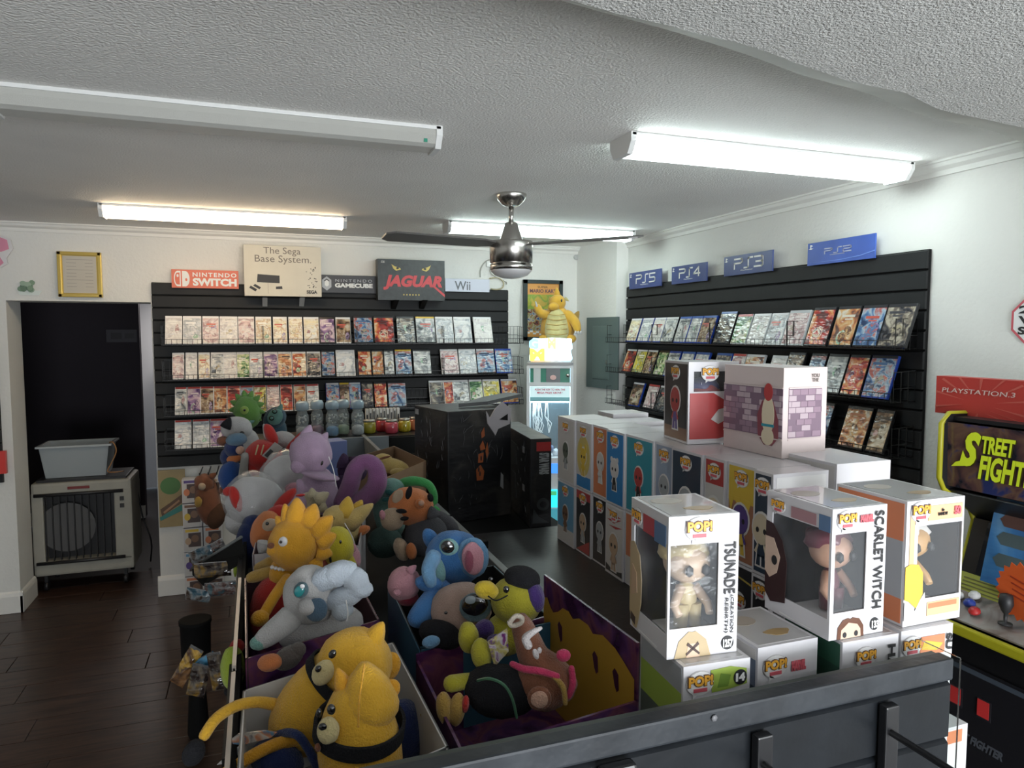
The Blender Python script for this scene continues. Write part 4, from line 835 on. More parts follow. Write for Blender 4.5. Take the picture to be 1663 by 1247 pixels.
for side, W_, org, rz_ in (('left', .165, (-.0529, .0825, 0), -PI/2), ('front', .105, (0-.0525, -.0829, 0), 0)):
    bk = [[], [], []]; rr = random.Random(4); a0, a1 = (.0, 1.0) if side == 'left' else (.12, .88)
    p = MB().box((W_/2, .0, .083), ((a1-a0)*W_, .0006, .092)).build('brick_print', bri[2], t, org, (0, 0, rz_))
    for r in range(8):
        x = a0*W_-.012*(r % 2)
        while x < a1*W_:
            l = .017+.006*rr.random(); xa = max(x, a0*W_); xb = min(x+l-.001, a1*W_)
            if xb > xa and rr.random() < .8: bk[rr.choice([0, 1, 1])].append((xa, xb, .039+.0112*r))
            x += l
    for k in range(2):
        m = MB()
        for xa, xb, z in bk[k]: m.box(((xa+xb)/2, -.0008, z+.005), (xb-xa, .0004, .0098))
        m.build('printed_brick', bri[k], p)
    for z in (.034, .13): MB().box((W_/2, -.001, z), (W_*(a1-a0), .0008, .0022)).build('cream_line', pinkc, p)
    if side == 'left':
        m = MB(); q = lambda pts, k, d: m.prism([(a*W_, b*.168) for a, b in pts], 1, -.0012-d, -.0008-d, k)
        q([(.62, .22), (.60, .45), (.68, .62), (.86, .62), (.94, .42), (.95, .22), (.85, .12), (.72, .12)], 0, 0); q(ell(.78, .46, .10, .22), 1, .0005); q(ell(.78, .72, .07, .1), 2, .0008); q(ell(.78, .22, .10, .10), 1, .0006); q([(.68, .33), (.68, .36), (.88, .36), (.88, .33)], 3, .001)
        m.build('printed_figure', [pc('maroon', (.25, .06, .08)), CRM, REDp, TEA], p)
    else: text(p, 'YOU\nTHE', (.62*W_, .84*.168, .80*W_, .93*.168), GI, y=-.001)
# front group on the ledge side
BK_ = INK
fg = lambda x, y, z, w, d, h, **k: None
def fbox(label, flx, w, z, h, yf, d=.115, rz=-.03, **k):
    c = Vector((flx, yf)) + Vector((math.cos(rz), math.sin(rz)))*(w/2) + Vector((-math.sin(rz), math.cos(rz)))*(d/2)
    return popbox(label, (c.x, c.y, z), rz, w, d, h, group='boxed figures at the near ledge', top=mat('top_grey', (.50, .49, .49), .25, coat=.6), **k)
zf = DK+.001; hf = .178
fbox('low white boxed figure with lime print and number 14, front left', .480, .094, zf, hf, .716, rz=-.06, win=('front',), toy=((.3, .4, .1), (.1, .2, .1)), left=dict(m=(.01, .01, .03, .03), bg=[(.55, GRNp), (.8, LIM), (1, SIL)], border=.004), front=dict(m=(.012, .012, .02, .055), logo=(.24, .87, .030), bg=None, shapes=[([(.42, .79), (.40, .95), (.7, .96), (.94, .93), (.95, .82), (.7, .80)], LIM, .0008), ([(.5, .82), (.55, .92), (.7, .9), (.66, .82)], pc('lime2', (.18, .30, .05)), .0012), (ell(.84, .875, .1, .055), BLKp, .0018)], text=[('14', .77, .845, .91, .905, WHITE, 0, .06)]))
bpy.data.objects[-1] if False else None
fbox('low white boxed figure between the two tall front boxes', .600, .097, zf, hf, .728, rz=0.0, win=('front',), toy=((.4, .3, .25), (.05, .05, .06)), left=dict(bg=[(.7, NVY), (.9, pc('slate', (.16, .20, .28))), (1, IV)], border=.004), front=dict(m=(.02, .02, .02, .085), logo=(.28, .84, .030), bg=None, text=[('MARVEL', .55, .78, .79, .86, LR, 0, .08)]))
fbox('low white boxed figure under the dark-haired tall box', .716, .094, zf, hf, .704, rz=-.03, win=('front',), toy=((.3, .35, .3), (.05, .1, .08)), left=dict(bg=[(.8, pc('dkgreen', (.03, .09, .06))), (1, pc('dkgreen2', (.04, .14, .09)))], border=.004), front=dict(m=(.02, .03, .02, .06), logo=(.40, .86, .028), bg=None, text=[('HA', .80, .72, .93, .93, INK, -90, .03)]))
fbox('low white boxed figure with orange band under the orange tall box', .818, .093, zf, hf, .704, rz=-.03, win=('front',), toy=((.6, .4, .1), (.3, .2, .1)), left=dict(bg=[(1, SIL)], border=.004), front=dict(m=(.02, .02, .02, .06), logo=(.20, .87, .028), bg=None, shapes=[([(.38, .78), (.38, .93), (.84, .93), (.84, .78)], ORG, .0006), ([(.4, .83), (.45, .9), (.8, .86), (.7, .81)], YEL, .001)], text=[('SU', .86, .8, .97, .93, INK, -90, .03)]))
zt = zf+hf+.001
fbox('tall white boxed figure, fair-haired, number 1257, front left', .470, .097, zt, .180, .738, d=.112, rz=-.10, win=('front', 'left'), toy=((.68, .50, .36), (.60, .48, .26)),
     left=dict(m=(.01, .004, .03, .035), bg=None, logo=(.20, .88, .024), shapes=[([(.36, .80), (.36, .93), (.66, .93), (.66, .80)], REDp, .0006), ([(.66, .78), (.66, .93), (.95, .93), (.95, .78)], pc('steel', (.10, .18, .32)), .0006), ([(.0, .12), (.0, .66), (.12, .68), (.28, .60), (.34, .42), (.33, .24), (.26, .1), (.2, .02), (.1, .02)], pc('hairtan', (.50, .38, .22)), .0009), ([(.05, .25), (.08, .5), (.2, .45), (.22, .3)], TAN, .0014), ([(.04, .06), (.05, .12), (.18, .1), (.17, .04)], DBR, .0014)]),
     front=dict(m=(.003, .028, .038, .036), bg=None, logo=(.42, .905, .030), shapes=[([(.10, .0), (.16, .12), (.30, .185), (.36, .18), (.40, .185), (.55, .12), (.62, .0)], pc('hairtan', (0, 0, 0)), .0006), ([(.27, .0), (.29, .10), (.44, .10), (.46, .0)], pc('skin', (.70, .50, .36)), .001), ([(.27, .09), (.45, .015), (.46, .03), (.29, .11)], DBR, .0014), ([(.45, .09), (.27, .015), (.26, .03), (.43, .11)], DBR, .0014), (ell(.86, .075, .09, .05), INK, .0008)],
                text=[('1257', .79, .045, .93, .105, WHITE, 0, .05), ('TSUNADE', .79, .43, .95, .80, INK, -90, .012), ('(CREATION', .875, .15, .935, .42, INK, -90), ('REBIRTH)', .795, .15, .855, .40, INK, -90)]))
fbox('tall white boxed figure, dark-haired, vertical black title, front centre', .700, .093, zt, .176, .712, d=.125, rz=.0, win=('front', 'left'), toy=((.55, .32, .22), (.16, .04, .06)),
     left=dict(m=(.012, .004, .028, .03), bg=None, logo=(.2, .90, .022), shapes=[([(.40, .84), (.40, .93), (.78, .93), (.78, .84)], pc('faded', (.40, .22, .24)), .0006), ([(.82, .82), (.82, .94), (.98, .94), (.98, .82)], pc('steel', (0, 0, 0)), .0006), ([(.0, .15), (.0, .75), (.12, .74), (.28, .62), (.36, .45), (.34, .12), (.1, .08)], pc('darkhair', (.045, .022, .022)), .0009), ([(.0, .33), (.0, .62), (.14, .62), (.25, .48), (.2, .34), (.08, .28)], pc('skin2', (.60, .44, .34)), .0014), (ell(.16, .44, .045, .04), INK, .0018)]),
     front=dict(m=(.006, .034, .036, .034), bg=None, logo=(.25, .91, .026), shapes=[([(.14, .0), (.15, .09), (.24, .145), (.34, .155), (.38, .145), (.42, .155), (.54, .14), (.62, .08), (.63, .0)], pc('hair3', (.14, .055, .03)), .0006), ([(.20, .0), (.21, .07), (.34, .12), (.50, .10), (.56, .06), (.57, .0)], pc('skin3', (.72, .52, .40)), .001), (ell(.27, .03, .035, .022), INK, .0014), (ell(.48, .03, .035, .022), INK, .0014), (ell(.83, .075, .085, .05), INK, .0008)],
                text=[('MARVEL', .49, .88, .73, .94, LR, 0, .08), ('133', .765, .045, .895, .105, WHITE, 0, .05), ('SCARLET WITCH', .76, .20, .93, .96, INK, -90, .012)]))
fbox('tall orange and white boxed figure with yellow egg print, front right', .829, .108, zt, .176, .712, d=.125, rz=.0, win=('front',), toy=((.62, .36, .14), (.75, .72, .68)), left=dict(bg=[(.22, ORG), (.68, SIL), (1, ORG)], border=.004),
     front=dict(m=(.022, .003, .036, .036), bg=None, logo=(.22, .91, .028), shapes=[([(.36, .83), (.36, .95), (.96, .95), (.96, .83)], pc('peach', (.80, .50, .28)), .0005), ([(.06, .36), (.06, .93), (.14, .93), (.14, .36)], pc('peach', (0, 0, 0)), .0004), ([(.40, .06), (.40, .17), (.97, .17), (.97, .06)], pc('peach', (0, 0, 0)), .0005), ([(.42, .12), (.42, .16), (.92, .16), (.92, .12)], ORG, .0008),
                 ([(.0, .22), (.0, .48), (.08, .50), (.22, .49), (.30, .42), (.31, .25), (.2, .14), (.08, .2)], YEL, .0010), ([(.0, .05), (.0, .20), (.1, .18), (.18, .12), (.26, .2), (.34, .26), (.36, .14), (.26, .05)], WHITE, .0014)],
                text=[('the\nRAINBOW', .52, .865, .68, .925, INK, 0), ('50', .80, .86, .92, .93, LR, 0, .06)]))
t = popbox('clear hard case with boxed figure behind the dark-haired box', (.985, 1.005, DK+.001+.1735), .0, .12, .14, .188, ('front',), left=L([(.6, NVY), (1, IV)], SIL, NVY), toy=((.4, .4, .45), (.1, .1, .12)))
popbox('white boxed figure lying under the clear hard case', (.985, 1.005, DK+.001), .0, .12, .14, .172, (), left=L([(1, IV)], TAN, NVY))
MB().box((.99, 1.005, .60), (.13, .15, 1.11)).build('side_shelf', BLACKM, G)
popbox('small white and orange boxed figure low at the counter right side', (at(1488, 1302, 1.27).x, at(1488, 1302, 1.27).y, at(1488, 1302, 1.27).z), 0, .115, .092, .16, (), front=dict(bg=[(1, WHITE)], border=.004, shapes=[([(.3, .82), (.3, .96), (.88, .96), (.88, .82)], ORG, .0008)]), group='boxed figures at the near ledge')
# ------------------------------------------------------------------ the two dark construction-set boxes
def carton(label, base, ax, ay, w, d, h, m, top=None):
    t = thing('toy_set_box', label, 'box', base, math.atan2(ax[1], ax[0])); return t
def orient_box(label, M_, R_, L_, h, m, z):
    """M_ front corner, R_ right corner, L_ left rear corner on the ground"""
    M2 = Vector((M_[0], M_[1])); r = Vector((R_[0], R_[1]))-M2; w = r.length; l = Vector((L_[0], L_[1]))-M2; rz = math.atan2(-l.x, l.y); d = (Vector((L_[0], L_[1]))-M2).length
    t = thing('toy_set_box', label, 'box', (M2.x, M2.y, z), rz, 'dark construction set boxes'); t['w'] = w; t['h'] = h; t['d'] = d
    MB().box((w/2, d/2, h/2), (w, d, h), bev=.003).build('carton', m, t)
    pl = bpy.data.objects.new('side_panel', MB().box((d/2, 0, h/2), (d-.01, .0008, h-.01)).build('tmp', m).data); C.objects.link(pl); bpy.data.objects.remove(bpy.data.objects['tmp']); pl.parent = t; pl.location = (-.0006, d, 0); pl.rotation_euler = (0, 0, -PI/2); pl['w'] = d; pl['h'] = h
    return t, pl
DKC = art('dark_carton', [(.006, .006, .008), (.010, .010, .012), (.016, .015, .016), (.05, .045, .04)], 7, rough=.45, coat=.1, wrinkle=.12)
tA, sA = orient_box('big dark box with orange flame picture on the counter middle', (.599, 2.303), (.845, 2.357), (.541, 2.564), .385, DKC, DL+.001)
tB, sB = orient_box('narrower black box with grey ship pictures beside the boxed row', (.845, 2.167), (.918, 2.16), (.897, 2.621), .30, DKC, DL+.001)
# scratches of light print on the big box
rr = random.Random(12)
def streaks(p, n, x0, x1, z0, z1, m, s=.03):
    mb = MB(); w, h = p['w'], p['h']
    for k in range(n):
        x = (x0+(x1-x0)*rr.random())*w; z = (z0+(z1-z0)*rr.random())*h; a = rr.uniform(.9, 2.1); l = s*rr.uniform(.3, 1)
        pts = [(x, -.001, z)]
        for q in range(3): a += rr.uniform(-.5, .5); x += math.cos(a)*l/3; z += math.sin(a)*l/3; pts.append((x, -.001, z))
        mb.tube(pts, [.0003, .0009, .0007, .0003], 3, cap=False)
    o = mb.build('printed_streaks', m, p); o['kind'] = 'stuff'; return o
GST = mat('streak_grey', (.13, .13, .14), .4); FLM = mat('flame_orange', (.34, .09, .03), .4)
streaks(tA, 34, .1, .9, .45, .95, GST, .05); streaks(tA, 14, .1, .5, .1, .5, GST, .03); streaks(sA, 30, .1, .9, .3, .95, GST, .04)
for f in ([(.44, .36), (.43, .46), (.50, .50), (.56, .44), (.54, .36)], [(.46, .52), (.47, .60), (.55, .61), (.54, .52)], [(.50, .63), (.49, .67), (.54, .72), (.58, .64)], [(.52, .74), (.51, .79), (.56, .84), (.57, .76)], [(.60, .55), (.58, .62), (.61, .70), (.63, .60)]): fpoly(tA, 'flame_picture', f, FLM)
for x, z in ((.49, .42), (.51, .56), (.47, .46)): fpoly(tA, 'flame_picture', ell(x, z, .012, .025, 6), BLKp, -.0022)
fpoly(tA, 'white_sticker', [(.82, .28), (.87, .25), (.87, .38), (.83, .41)], mat('sticker', (.35, .35, .36), .4)); fpoly(sA, 'white_sticker', [(.04, .92), (.14, .92), (.14, .97), (.04, .97)], mat('sticker', (0, 0, 0)))
fpoly(sA, 'red_shape', [(.86, .02), (.9, .09), (.96, .09), (.97, .02)], mat('dull_red', (.2, .04, .04), .4))
LR2 = mat('brick_logo_red', (.50, .04, .04), .4)
tx(sB, 'STAR\nWARS', .07, .80, .30, .95, mat('print_silver', (.30, .30, .31), .4), bold=.06)
fpoly(tB, 'logo_square', [(.28, .86), (.28, .96), (.95, .96), (.95, .86)], LR2, -.0028, .001); tx(tB, 'STAR WARS', .40, .60, .88, .84, mat('print_silver', (0, 0, 0)), bold=.06, rot=-90)
PG2 = mat('picture_grey', (.05, .056, .06), .5)
for f in ([(.22, .40), (.22, .9), (.33, .88), (.33, .62), (.29, .6), (.28, .42)], [(.40, .55), (.40, .86), (.58, .84), (.58, .6)], [(.42, .15), (.44, .5), (.56, .48), (.58, .2)], [(.10, .1), (.2, .4), (.24, .35), (.2, .12)]): fpoly(sB, 'ship_picture', f, PG2)
streaks(sB, 40, .1, .9, .08, .9, GST, .03)
fpoly(tB, 'ship_picture', [(.1, .05), (.15, .22), (.4, .12), (.9, .05)], PG2, -.0024); fpoly(tB, 'ship_picture', ell(.6, .26, .3, .07), PG2); fpoly(tB, 'ship_picture', ell(.6, .26, .16, .038), BLKp, -.0026)
for z in (.80, .36): fpoly(sB, 'white_sticker', [(.78, z), (.84, z), (.84, z+.07), (.78, z+.07)], mat('sticker', (0, 0, 0)))
# dark shapes lying on and behind the boxes
o = tag(MB().prism([(0, 0), (.10, -.03), (.26, .01), (.22, .07), (.12, .055)], 2, 0, .012).build('cardboard_cutout', mat('cut_grey', (.10, .105, .11), .5)), 'grey folded card cut-out lying on the big dark box', 'cut-out'); o.location = (.67, 2.42, DL+.388); o.rotation_euler = (.08, -.1, .1)
m = MB(); m.prism([(0, .09), (.006, .03), (.05, -.03), (.065, .0), (.13, .02), (.14, .09), (.09, .13), (.05, .10), (.02, .055)], 1, 0, .006); m.prism([(.07, .045), (.118, .07), (.118, .038)], 1, -.001, .0005, 1)
o = tag(m.build('wall_logo_sign', [mat('logo_silver', (.34, .32, .34), .35), BLACKM]), 'silver curved cut-out emblem standing behind the narrower black box', 'emblem'); o.location = at(790, 698, 2.36); o.scale = (.70, .70, .70); o.rotation_euler = (0, 0, .2)
# ------------------------------------------------------------------ cardboard box with pale yellow plush, bottles and jars on the rear counter
RC = thing('rear_counter', 'black rear counter carrying bottles and candy jars', 'counter', (0, 0, 0)); MB().box((.50, 4.12, .58), (1.05, .32, 1.16), bev=.004).build('counter_body', BLACKM, RC); MB().box((.50, 4.12, 1.166), (1.07, .34, .016), bev=.002).build('counter_top', BLACK, RC)
CLB = film('bottle_plastic', .34, .08, (.52, .58, .60), 0)
bt = None
bl = [('plain clear', (.35, .36, .36)), ('purple-bottomed', (.22, .04, .12)), ('blue-bottomed', (.05, .22, .45)), ('green-tinted', (.22, .32, .14)), ('clear silver-bottomed', (.4, .42, .42))]
for i, x in enumerate((491, 516, 539, 558, 580)):
    p = hit(x, 700, 1, 4.08); t = thing('candy_bottle', f'{bl[i][0]} candy bottle with blue cap on the rear counter', 'bottle', (p.x, 4.05+.05*(i % 2), 1.175), 0, 'candy bottles on the rear counter')
    MB().lathe([(.03, 0), (.036, .01), (.036, .06), (.030, .075), (.036, .09), (.034, .12), (.026, .14), (.026, .15)], n=20).build('bottle_body', CLB, t)
    MB().lathe([(.028, .004), (.033, .012), (.033, .045), (.02, .055), (.0005, .056)], n=16).build('candy', mat('candy%d' % i, bl[i][1], .4, var=.3, vscale=60), t)
    MB().lathe([(.028, .15), (.036, .155), (.037, .185), (.028, .20), (.0005, .202)], n=20).build('cap', film('blue_cap', .75, .2, (.35, .48, .58), 0), t)
    m = MB(); rr2 = random.Random(i)
    for k in range(16): a = rr2.random()*6.28; m.blob((.018*math.cos(a), .018*math.sin(a), .07+.05*rr2.random()), Vector((.007, 0, 0)), Vector((0, .007, 0)), Vector((0, 0, .007)), sub=1, lump=0)
    m.build('candy_pieces', mat('candy_white', (.6, .6, .56), .4), t)
for i, (x, c, lab, dy) in enumerate(((600, (.30, .26, .02), 'olive yellow', 0), (621, (.50, .04, .05), 'red', .06), (636, (.50, .05, .08), 'short pinkish red', -.04), (657, (.42, .32, .02), 'amber yellow', 0), (674, (.42, .12, .05), 'orange red, half hidden', .05))):
    p = hit(x, 700, 1, 4.1+dy); t = thing('candy_jar', f'{lab} candy jar with metal lid on the rear counter', 'jar', (p.x, 4.1+dy, 1.175), 0, 'candy jars on the rear counter')
    MB().lathe([(.032, 0), (.037, .008), (.037, .055), (.03, .066)], n=20).build('jar_body', mat('jar%d' % i, c, .15, coat=1), t); MB().lathe([(.031, .066), (.033, .068), (.033, .078), (.0005, .079)], n=20).build('lid', mat('jar_lid', (.45, .42, .38), .3, .8), t)
for i in range(10):
    p = hit(596+5.6*i, 690, 1, 4.2); o = MB().box((0, 0, .065), (.017, .03, .13), bev=.003).build('candy_packet', mat('packet_white', (.62, .60, .55), .35)); MB().box((0, -.0155, .07+.01*(i % 3)), (.008, .001, .05)).build('dark_print', INK, o)
    o.location = (p.x, 4.2, 1.176); tag(o, 'white and black candy packet, ' + ORD[i] + ' from the left behind the jars', 'packet', 'white packets behind the jars')
def openbox(label, c, name, group='open display boxes', zb=None, h=.13, mo=None, mi_=None, heights=None, lips=None):
    """c: four corner points (x, y): back-left, back-right, front-right, front-left"""
    t = thing(name, label, 'box', (c[3][0], c[3][1], zb), 0, group); o = Vector((c[3][0], c[3][1], 0)); P = [Vector((a[0], a[1], 0))-o for a in c]; hs = heights or (h,)*4
    nm = ['back_wall', 'right_wall', 'front_wall', 'left_wall']; cen = sum(P, Vector())/4
    for i in range(4):
        a, b = P[i], P[(i+1) % 4]; n = (cen-(a+b)/2).normalized()*.004
        ha, hb = hs[i] if not isinstance(hs[i], tuple) else hs[i][0], hs[i] if not isinstance(hs[i], tuple) else hs[i][1]
        m = MB(); zz = Vector((0, 0, 1)); m.hexa([a, b, b+n*.5, a+n*.5, a+zz*ha, b+zz*hb, b+n*.5+zz*hb, a+n*.5+zz*ha], 0); m.hexa([a+n*.5, b+n*.5, b+n, a+n, a+n*.5+zz*ha, b+n*.5+zz*hb, b+n+zz*hb, a+n+zz*ha], 1)
        m.build(nm[i], [mo, mi_ or mo], t)
    m = MB(); m.prism([(p.x, p.y) for p in P][::-1], 2, 0, .003); m.build('bottom', mo, t)
    return t
KR = mat('kraft_board', (.27, .17, .10), .7, var=.1); PRP = art('purple_brick_print', [(.05, .015, .06), (.11, .04, .13), (.18, .06, .10), (.08, .02, .08)], 16, wrinkle=.05, coat=.2)
kb = [hit(566, 745, 2, 1.32), hit(640, 724, 2, 1.32), hit(692, 748, 2, 1.32), hit(622, 778, 2, 1.32)]
openbox('open brown cardboard box holding a pale yellow plush', [(q.x, q.y) for q in kb], 'cardboard_box', zb=1.207, h=.113, mo=KR)
WI = mat('box_inner_white', (.55, .54, .53), .5); GO = mat('box_outer_grey', (.08, .085, .085), .4)
openbox('open dark box with white lining at the front left, holding two yellow plush', [(-.03, 1.03), (.197, 1.115), (.207, .80), (-.035, .72)], 'display_box', zb=DL+.001, h=.15, mo=GO, mi_=WI)
tP = openbox('open purple brick-printed box with tall yellow right wall', [(.222, 1.06), (.47, 1.13), (.485, .83), (.222, .79)], 'display_box', zb=DL+.001, mo=PRP, mi_=PRP, heights=(.15, (.225, .225), .142, .14))
# the yellow dripping print inside the tall wall
m = MB(); a = Vector((.47-.222-.004, 1.13-.79, .0)); b = Vector((.485-.222-.0045, .83-.79, .0)); f = lambda u, z: a.lerp(b, u)+Vector((-.0012, 0, z))
YP = mat('drip_yellow', (.52, .30, .035), .5); VP = mat('drip_violet', (.07, .012, .04), .5)
def dpoly(pts, k, off): 
    vs = [m.b.verts.new(f(u, z)+Vector((-off, 0, 0))) for u, z in pts]; m.b.faces.new(vs).material_index = k
tops = [(.01, .185), (.06, .19), (.10, .178), (.14, .172), (.20, .18), (.26, .193), (.33, .195), (.38, .188), (.45, .197), (.55, .198), (.60, .190), (.7, .20), (.82, .195), (.90, .185), (.99, .172)]
for (u0, a0), (u1, a1) in zip(tops, tops[1:]): dpoly([(u0, .004), (u0, a0), (u1, a1), (u1, .004)], 0, 0)
for u in (.22, .62, .82): dpoly([(u, .140), (u-.02, .158), (u, .166), (u+.035, .160), (u+.04, .138), (u+.02, .132)], 1, .0006)
m.build('drip_print', [YP, VP], tP, fix=False)
BLO = mat('box_blue_edge', (.03, .10, .16), .4)
openbox('open dark blue-edged box holding the blue plush', [(.237, 1.40), (.470, 1.42), (.475, 1.10), (.229, 1.07)], 'display_box', zb=DL+.001, h=.15, mo=BLO, mi_=BLACKM)
openbox('open purple-printed box with red lower side, holding the white plush', [(-.035, 1.52), (.178, 1.56), (.190, 1.21), (-.028, 1.13)], 'display_box', zb=DL+.001, h=.15, mo=PRP, mi_=mat('box_dark_inner', (.05, .02, .03), .6))
openbox('white-sided open box behind, holding pale yellow plush', [(.0, 1.90), (.262, 1.88), (.205, 1.58), (-.02, 1.59)], 'display_box', zb=DL+.001, h=.175, mo=mat('box_white_side', (.50, .48, .50), .45), mi_=mat('box_dark_inner', (0, 0, 0)))
# ================================================================== ARCADE CABINET on the right
A = thing('arcade_cabinet', 'black fighting game arcade cabinet with yellow edging by the right wall', 'arcade machine', (0, 0, 0)); AK = mat('cab_black', (.012, .012, .014), .4, var=.2)
YT = mat('yellow_edging', (.45, .42, .02), .4)
prof = [(2.50, 1.49), (2.03, 1.50), (2.0, 1.47), (2.0, 1.30), (2.02, 1.265), (2.14, 1.19), (2.16, 1.15), (2.11, .98), (1.92, .915), (1.90, .87), (1.93, .85), (2.04, .80), (2.05, .0), (2.50, .0)]
for y0 in (1.60, 1.10): MB().prism([(p[0], p[1]) for p in prof], 1, y0, y0+.016).build('side_panel', AK, A)
for y0 in (1.608, 1.108): MB().tube([(p[0], y0, p[1]) for p in prof[:12]], .009, 6).build('edge_moulding', YT, A)
m = MB(); m.box((2.27, 1.36, 1.485), (.46, .49, .012)); m.box((2.47, 1.36, .75), (.02, .49, 1.46)); m.box((2.065, 1.36, .42), (.016, .49, .80)); m.box((2.28, 1.36, .03), (.44, .49, .05)); m.build('cabinet_body', AK, A)
def apanel(name, x0, z0, x1, z1, m_, y0=1.118, y1=1.60, parent=A):
    """sloping front panel; children measured from its lower far corner, reading from the aisle"""
    Lh = math.hypot(x1-x0, z1-z0); o = MB().box(((y1-y0)/2, 0, Lh/2), (y1-y0, .006, Lh)).build(name, m_, parent, (x0, y1, z0)); 
    o.rotation_euler = (0, 0, 0); tilt = math.atan2(x1-x0, z1-z0)
    o.matrix_local = Matrix.Translation((x0, y1, z0)) @ Matrix.Rotation(-PI/2, 4, 'Z') @ Matrix.Rotation(-tilt, 4, 'X'); o['w'] = y1-y0; o['h'] = Lh; return o
mq = apanel('marquee', 2.03, 1.275, 2.02, 1.475, art('marquee_art', [(.02, .02, .03), (.10, .05, .05), (.16, .09, .06), (.03, .04, .14)], 12, wrinkle=0))
YG = mat('title_green', (.62, .75, .03), .4, emit=(.62, .75, .03), estr=.15); YD = mat('title_shadow', (.06, .05, .0), .5)
for m_, dy, dd in ((YD, -.004, .006), (YG, -.0055, 0)):
    tx(mq, 'S', .09+dd, .36-dd, .23+dd, .90-dd, m_, y=dy, bold=.05, shear=.4); tx(mq, 'TREET', .235+dd, .60-dd, .44+dd, .86-dd, m_, y=dy, bold=.035, shear=.25); tx(mq, 'FIGHTER', .21+dd, .20-dd, .60+dd, .57-dd, m_, y=dy, bold=.035, shear=.3)
fpoly(mq, 'brush_stroke', [(.03, .32), (.06, .40), (.17, .50), (.12, .36)], YG, -.006)
apanel('speaker_panel', 2.15, 1.17, 2.035, 1.262, AK)
sc = apanel('screen_bezel', 2.10, .975, 2.155, 1.16, AK)
q = quad(sc, 'screen', (.10, .1, .98, .98), mat('screen_dark', (.02, .02, .025), .12, coat=1), -.004)
t = thing('spec_card', 'blue card with grey emblems leaning on the arcade screen', 'card', (0, 0, 0)); t.matrix_world = Matrix.Translation((2.055, 1.50, 1.00)) @ Matrix.Rotation(-PI/2, 4, 'Z') @ Matrix.Rotation(-.22, 4, 'X'); t['w'] = .20; t['h'] = .26
MB().box((.10, 0, .13), (.20, .004, .26)).build('card_sheet', art('card_blue', [(.03, .10, .30), (.06, .22, .50), (.20, .42, .65)], 4, wrinkle=.1), t)
for z, c in ((.76, (.12, .06, .05)), (.55, (.08, .12, .13)), (.30, (.08, .10, .22))): fpoly(t, 'emblem', [(.12, z), (.2, z+.07), (.6, z+.07), (.68, z), (.58, z-.08), (.2, z-.08)], mat('emb%g' % c[0], c, .5), -.003)
ip = apanel('instruction_panel', 2.055, .945, 2.085, 1.0, mat('panel_olive', (.34, .36, .05), .5), 1.118, 1.585)
for k in range(4): quad(ip, 'instruction_line', (.04, .18+.18*k, .96, .24+.18*k), mat('line_dark', (.12, .12, .03), .5), -.004)
dk = apanel('control_deck', 1.93, .905, 2.075, .955, art('deck_art', [(.10, .09, .08), (.25, .20, .18), (.32, .30, .28)], 10, wrinkle=0))
MB().box((1.915, 1.36, .885), (.02, .49, .03), bev=.006).build('deck_edge', YT, A)
for i, (x, y, c) in enumerate(((2.01, 1.535, WHITE), (2.035, 1.50, WHITE), (1.975, 1.53, pc('btn_blue', (.03, .06, .35))), (1.995, 1.485, pc('btn_blue', (0, 0, 0))), (1.97, 1.45, pc('btn_red', (.5, .03, .03))), (2.0, 1.20, WHITE))):
    b = MB().lathe([(.016, 0), (.016, .008), (.011, .010), (.011, .014), (.0005, .015)], n=16).build('button', c, A, (x, y, .932+.33*(x-1.975))); b.rotation_euler = (0, -.33, 0)
MB().lathe([(.018, 0), (.018, .004), (.005, .006), (.005, .03), (.012, .04), (.019, .06), (.016, .085), (.0005, .09)], n=16).build('joystick', INK, A, (1.97, 1.36, .93))
t = thing('price_star', 'orange starburst price tag on the arcade control panel', 'price tag', (1.985, 1.325, 1.03)); t.rotation_euler = (0, 0, -PI/2-.1)
MB().prism([((.085 if k % 2 else .073)*math.cos(PI*k/20), (.085 if k % 2 else .073)*math.sin(PI*k/20)) for k in range(40)], 1, -.001, .001).build('star', mat('neon_orange', (.85, .14, .03), .5), t)
m = MB(); 
for k in range(4): m.box((-.01+.004*k, -.002, .03-.017*k), (.06, .0006, .004), M=Matrix.Rotation(.2, 4, 'Y'))
m.build('handwriting', pc('pen_red', (.45, .05, .02)), t)
cd_ = apanel('coin_door', 2.045, .12, 2.045, .73, mat('coin_black', (.016, .016, .02), .35)); cd_.location.x = 2.046
for a in (.06, .25): quad(cd_, 'coin_slot', (a-.006, .76, a+.086, .86), mat('slot_frame', (.03, .03, .035), .3), -.004); quad(cd_, 'coin_button', (a, .77, a+.075, .855), mat('coin_red', (.50, .04, .04), .3, emit=(.5, .02, .02), estr=.15), -.006)
tx(cd_, 'STREET FIGHTER', .02, .60, .42, .645, mat('faint_grey', (.10, .11, .13), .4), y=-.004, shear=.3, bold=.04)
quad(cd_, 'top_trim', (0, .96, 1, .985), mat('trim_blue', (.08, .10, .13), .3), -.004)
t = board('console_sign', 'red light-box sign with rays standing on the arcade cabinet', 'sign', (1521, 610), (1690, 630), (1523, 670), 0, 2.1, .05, mat('ray_red', (.50, .045, .035), .5))
tx(t, 'PLAYSTATION.3', .07, .58, .79, .70, mat('faded_white', (.72, .55, .50), .5), y=-.0012, shear=.1)
RAY = mat('ray_light', (.58, .12, .09), .5)
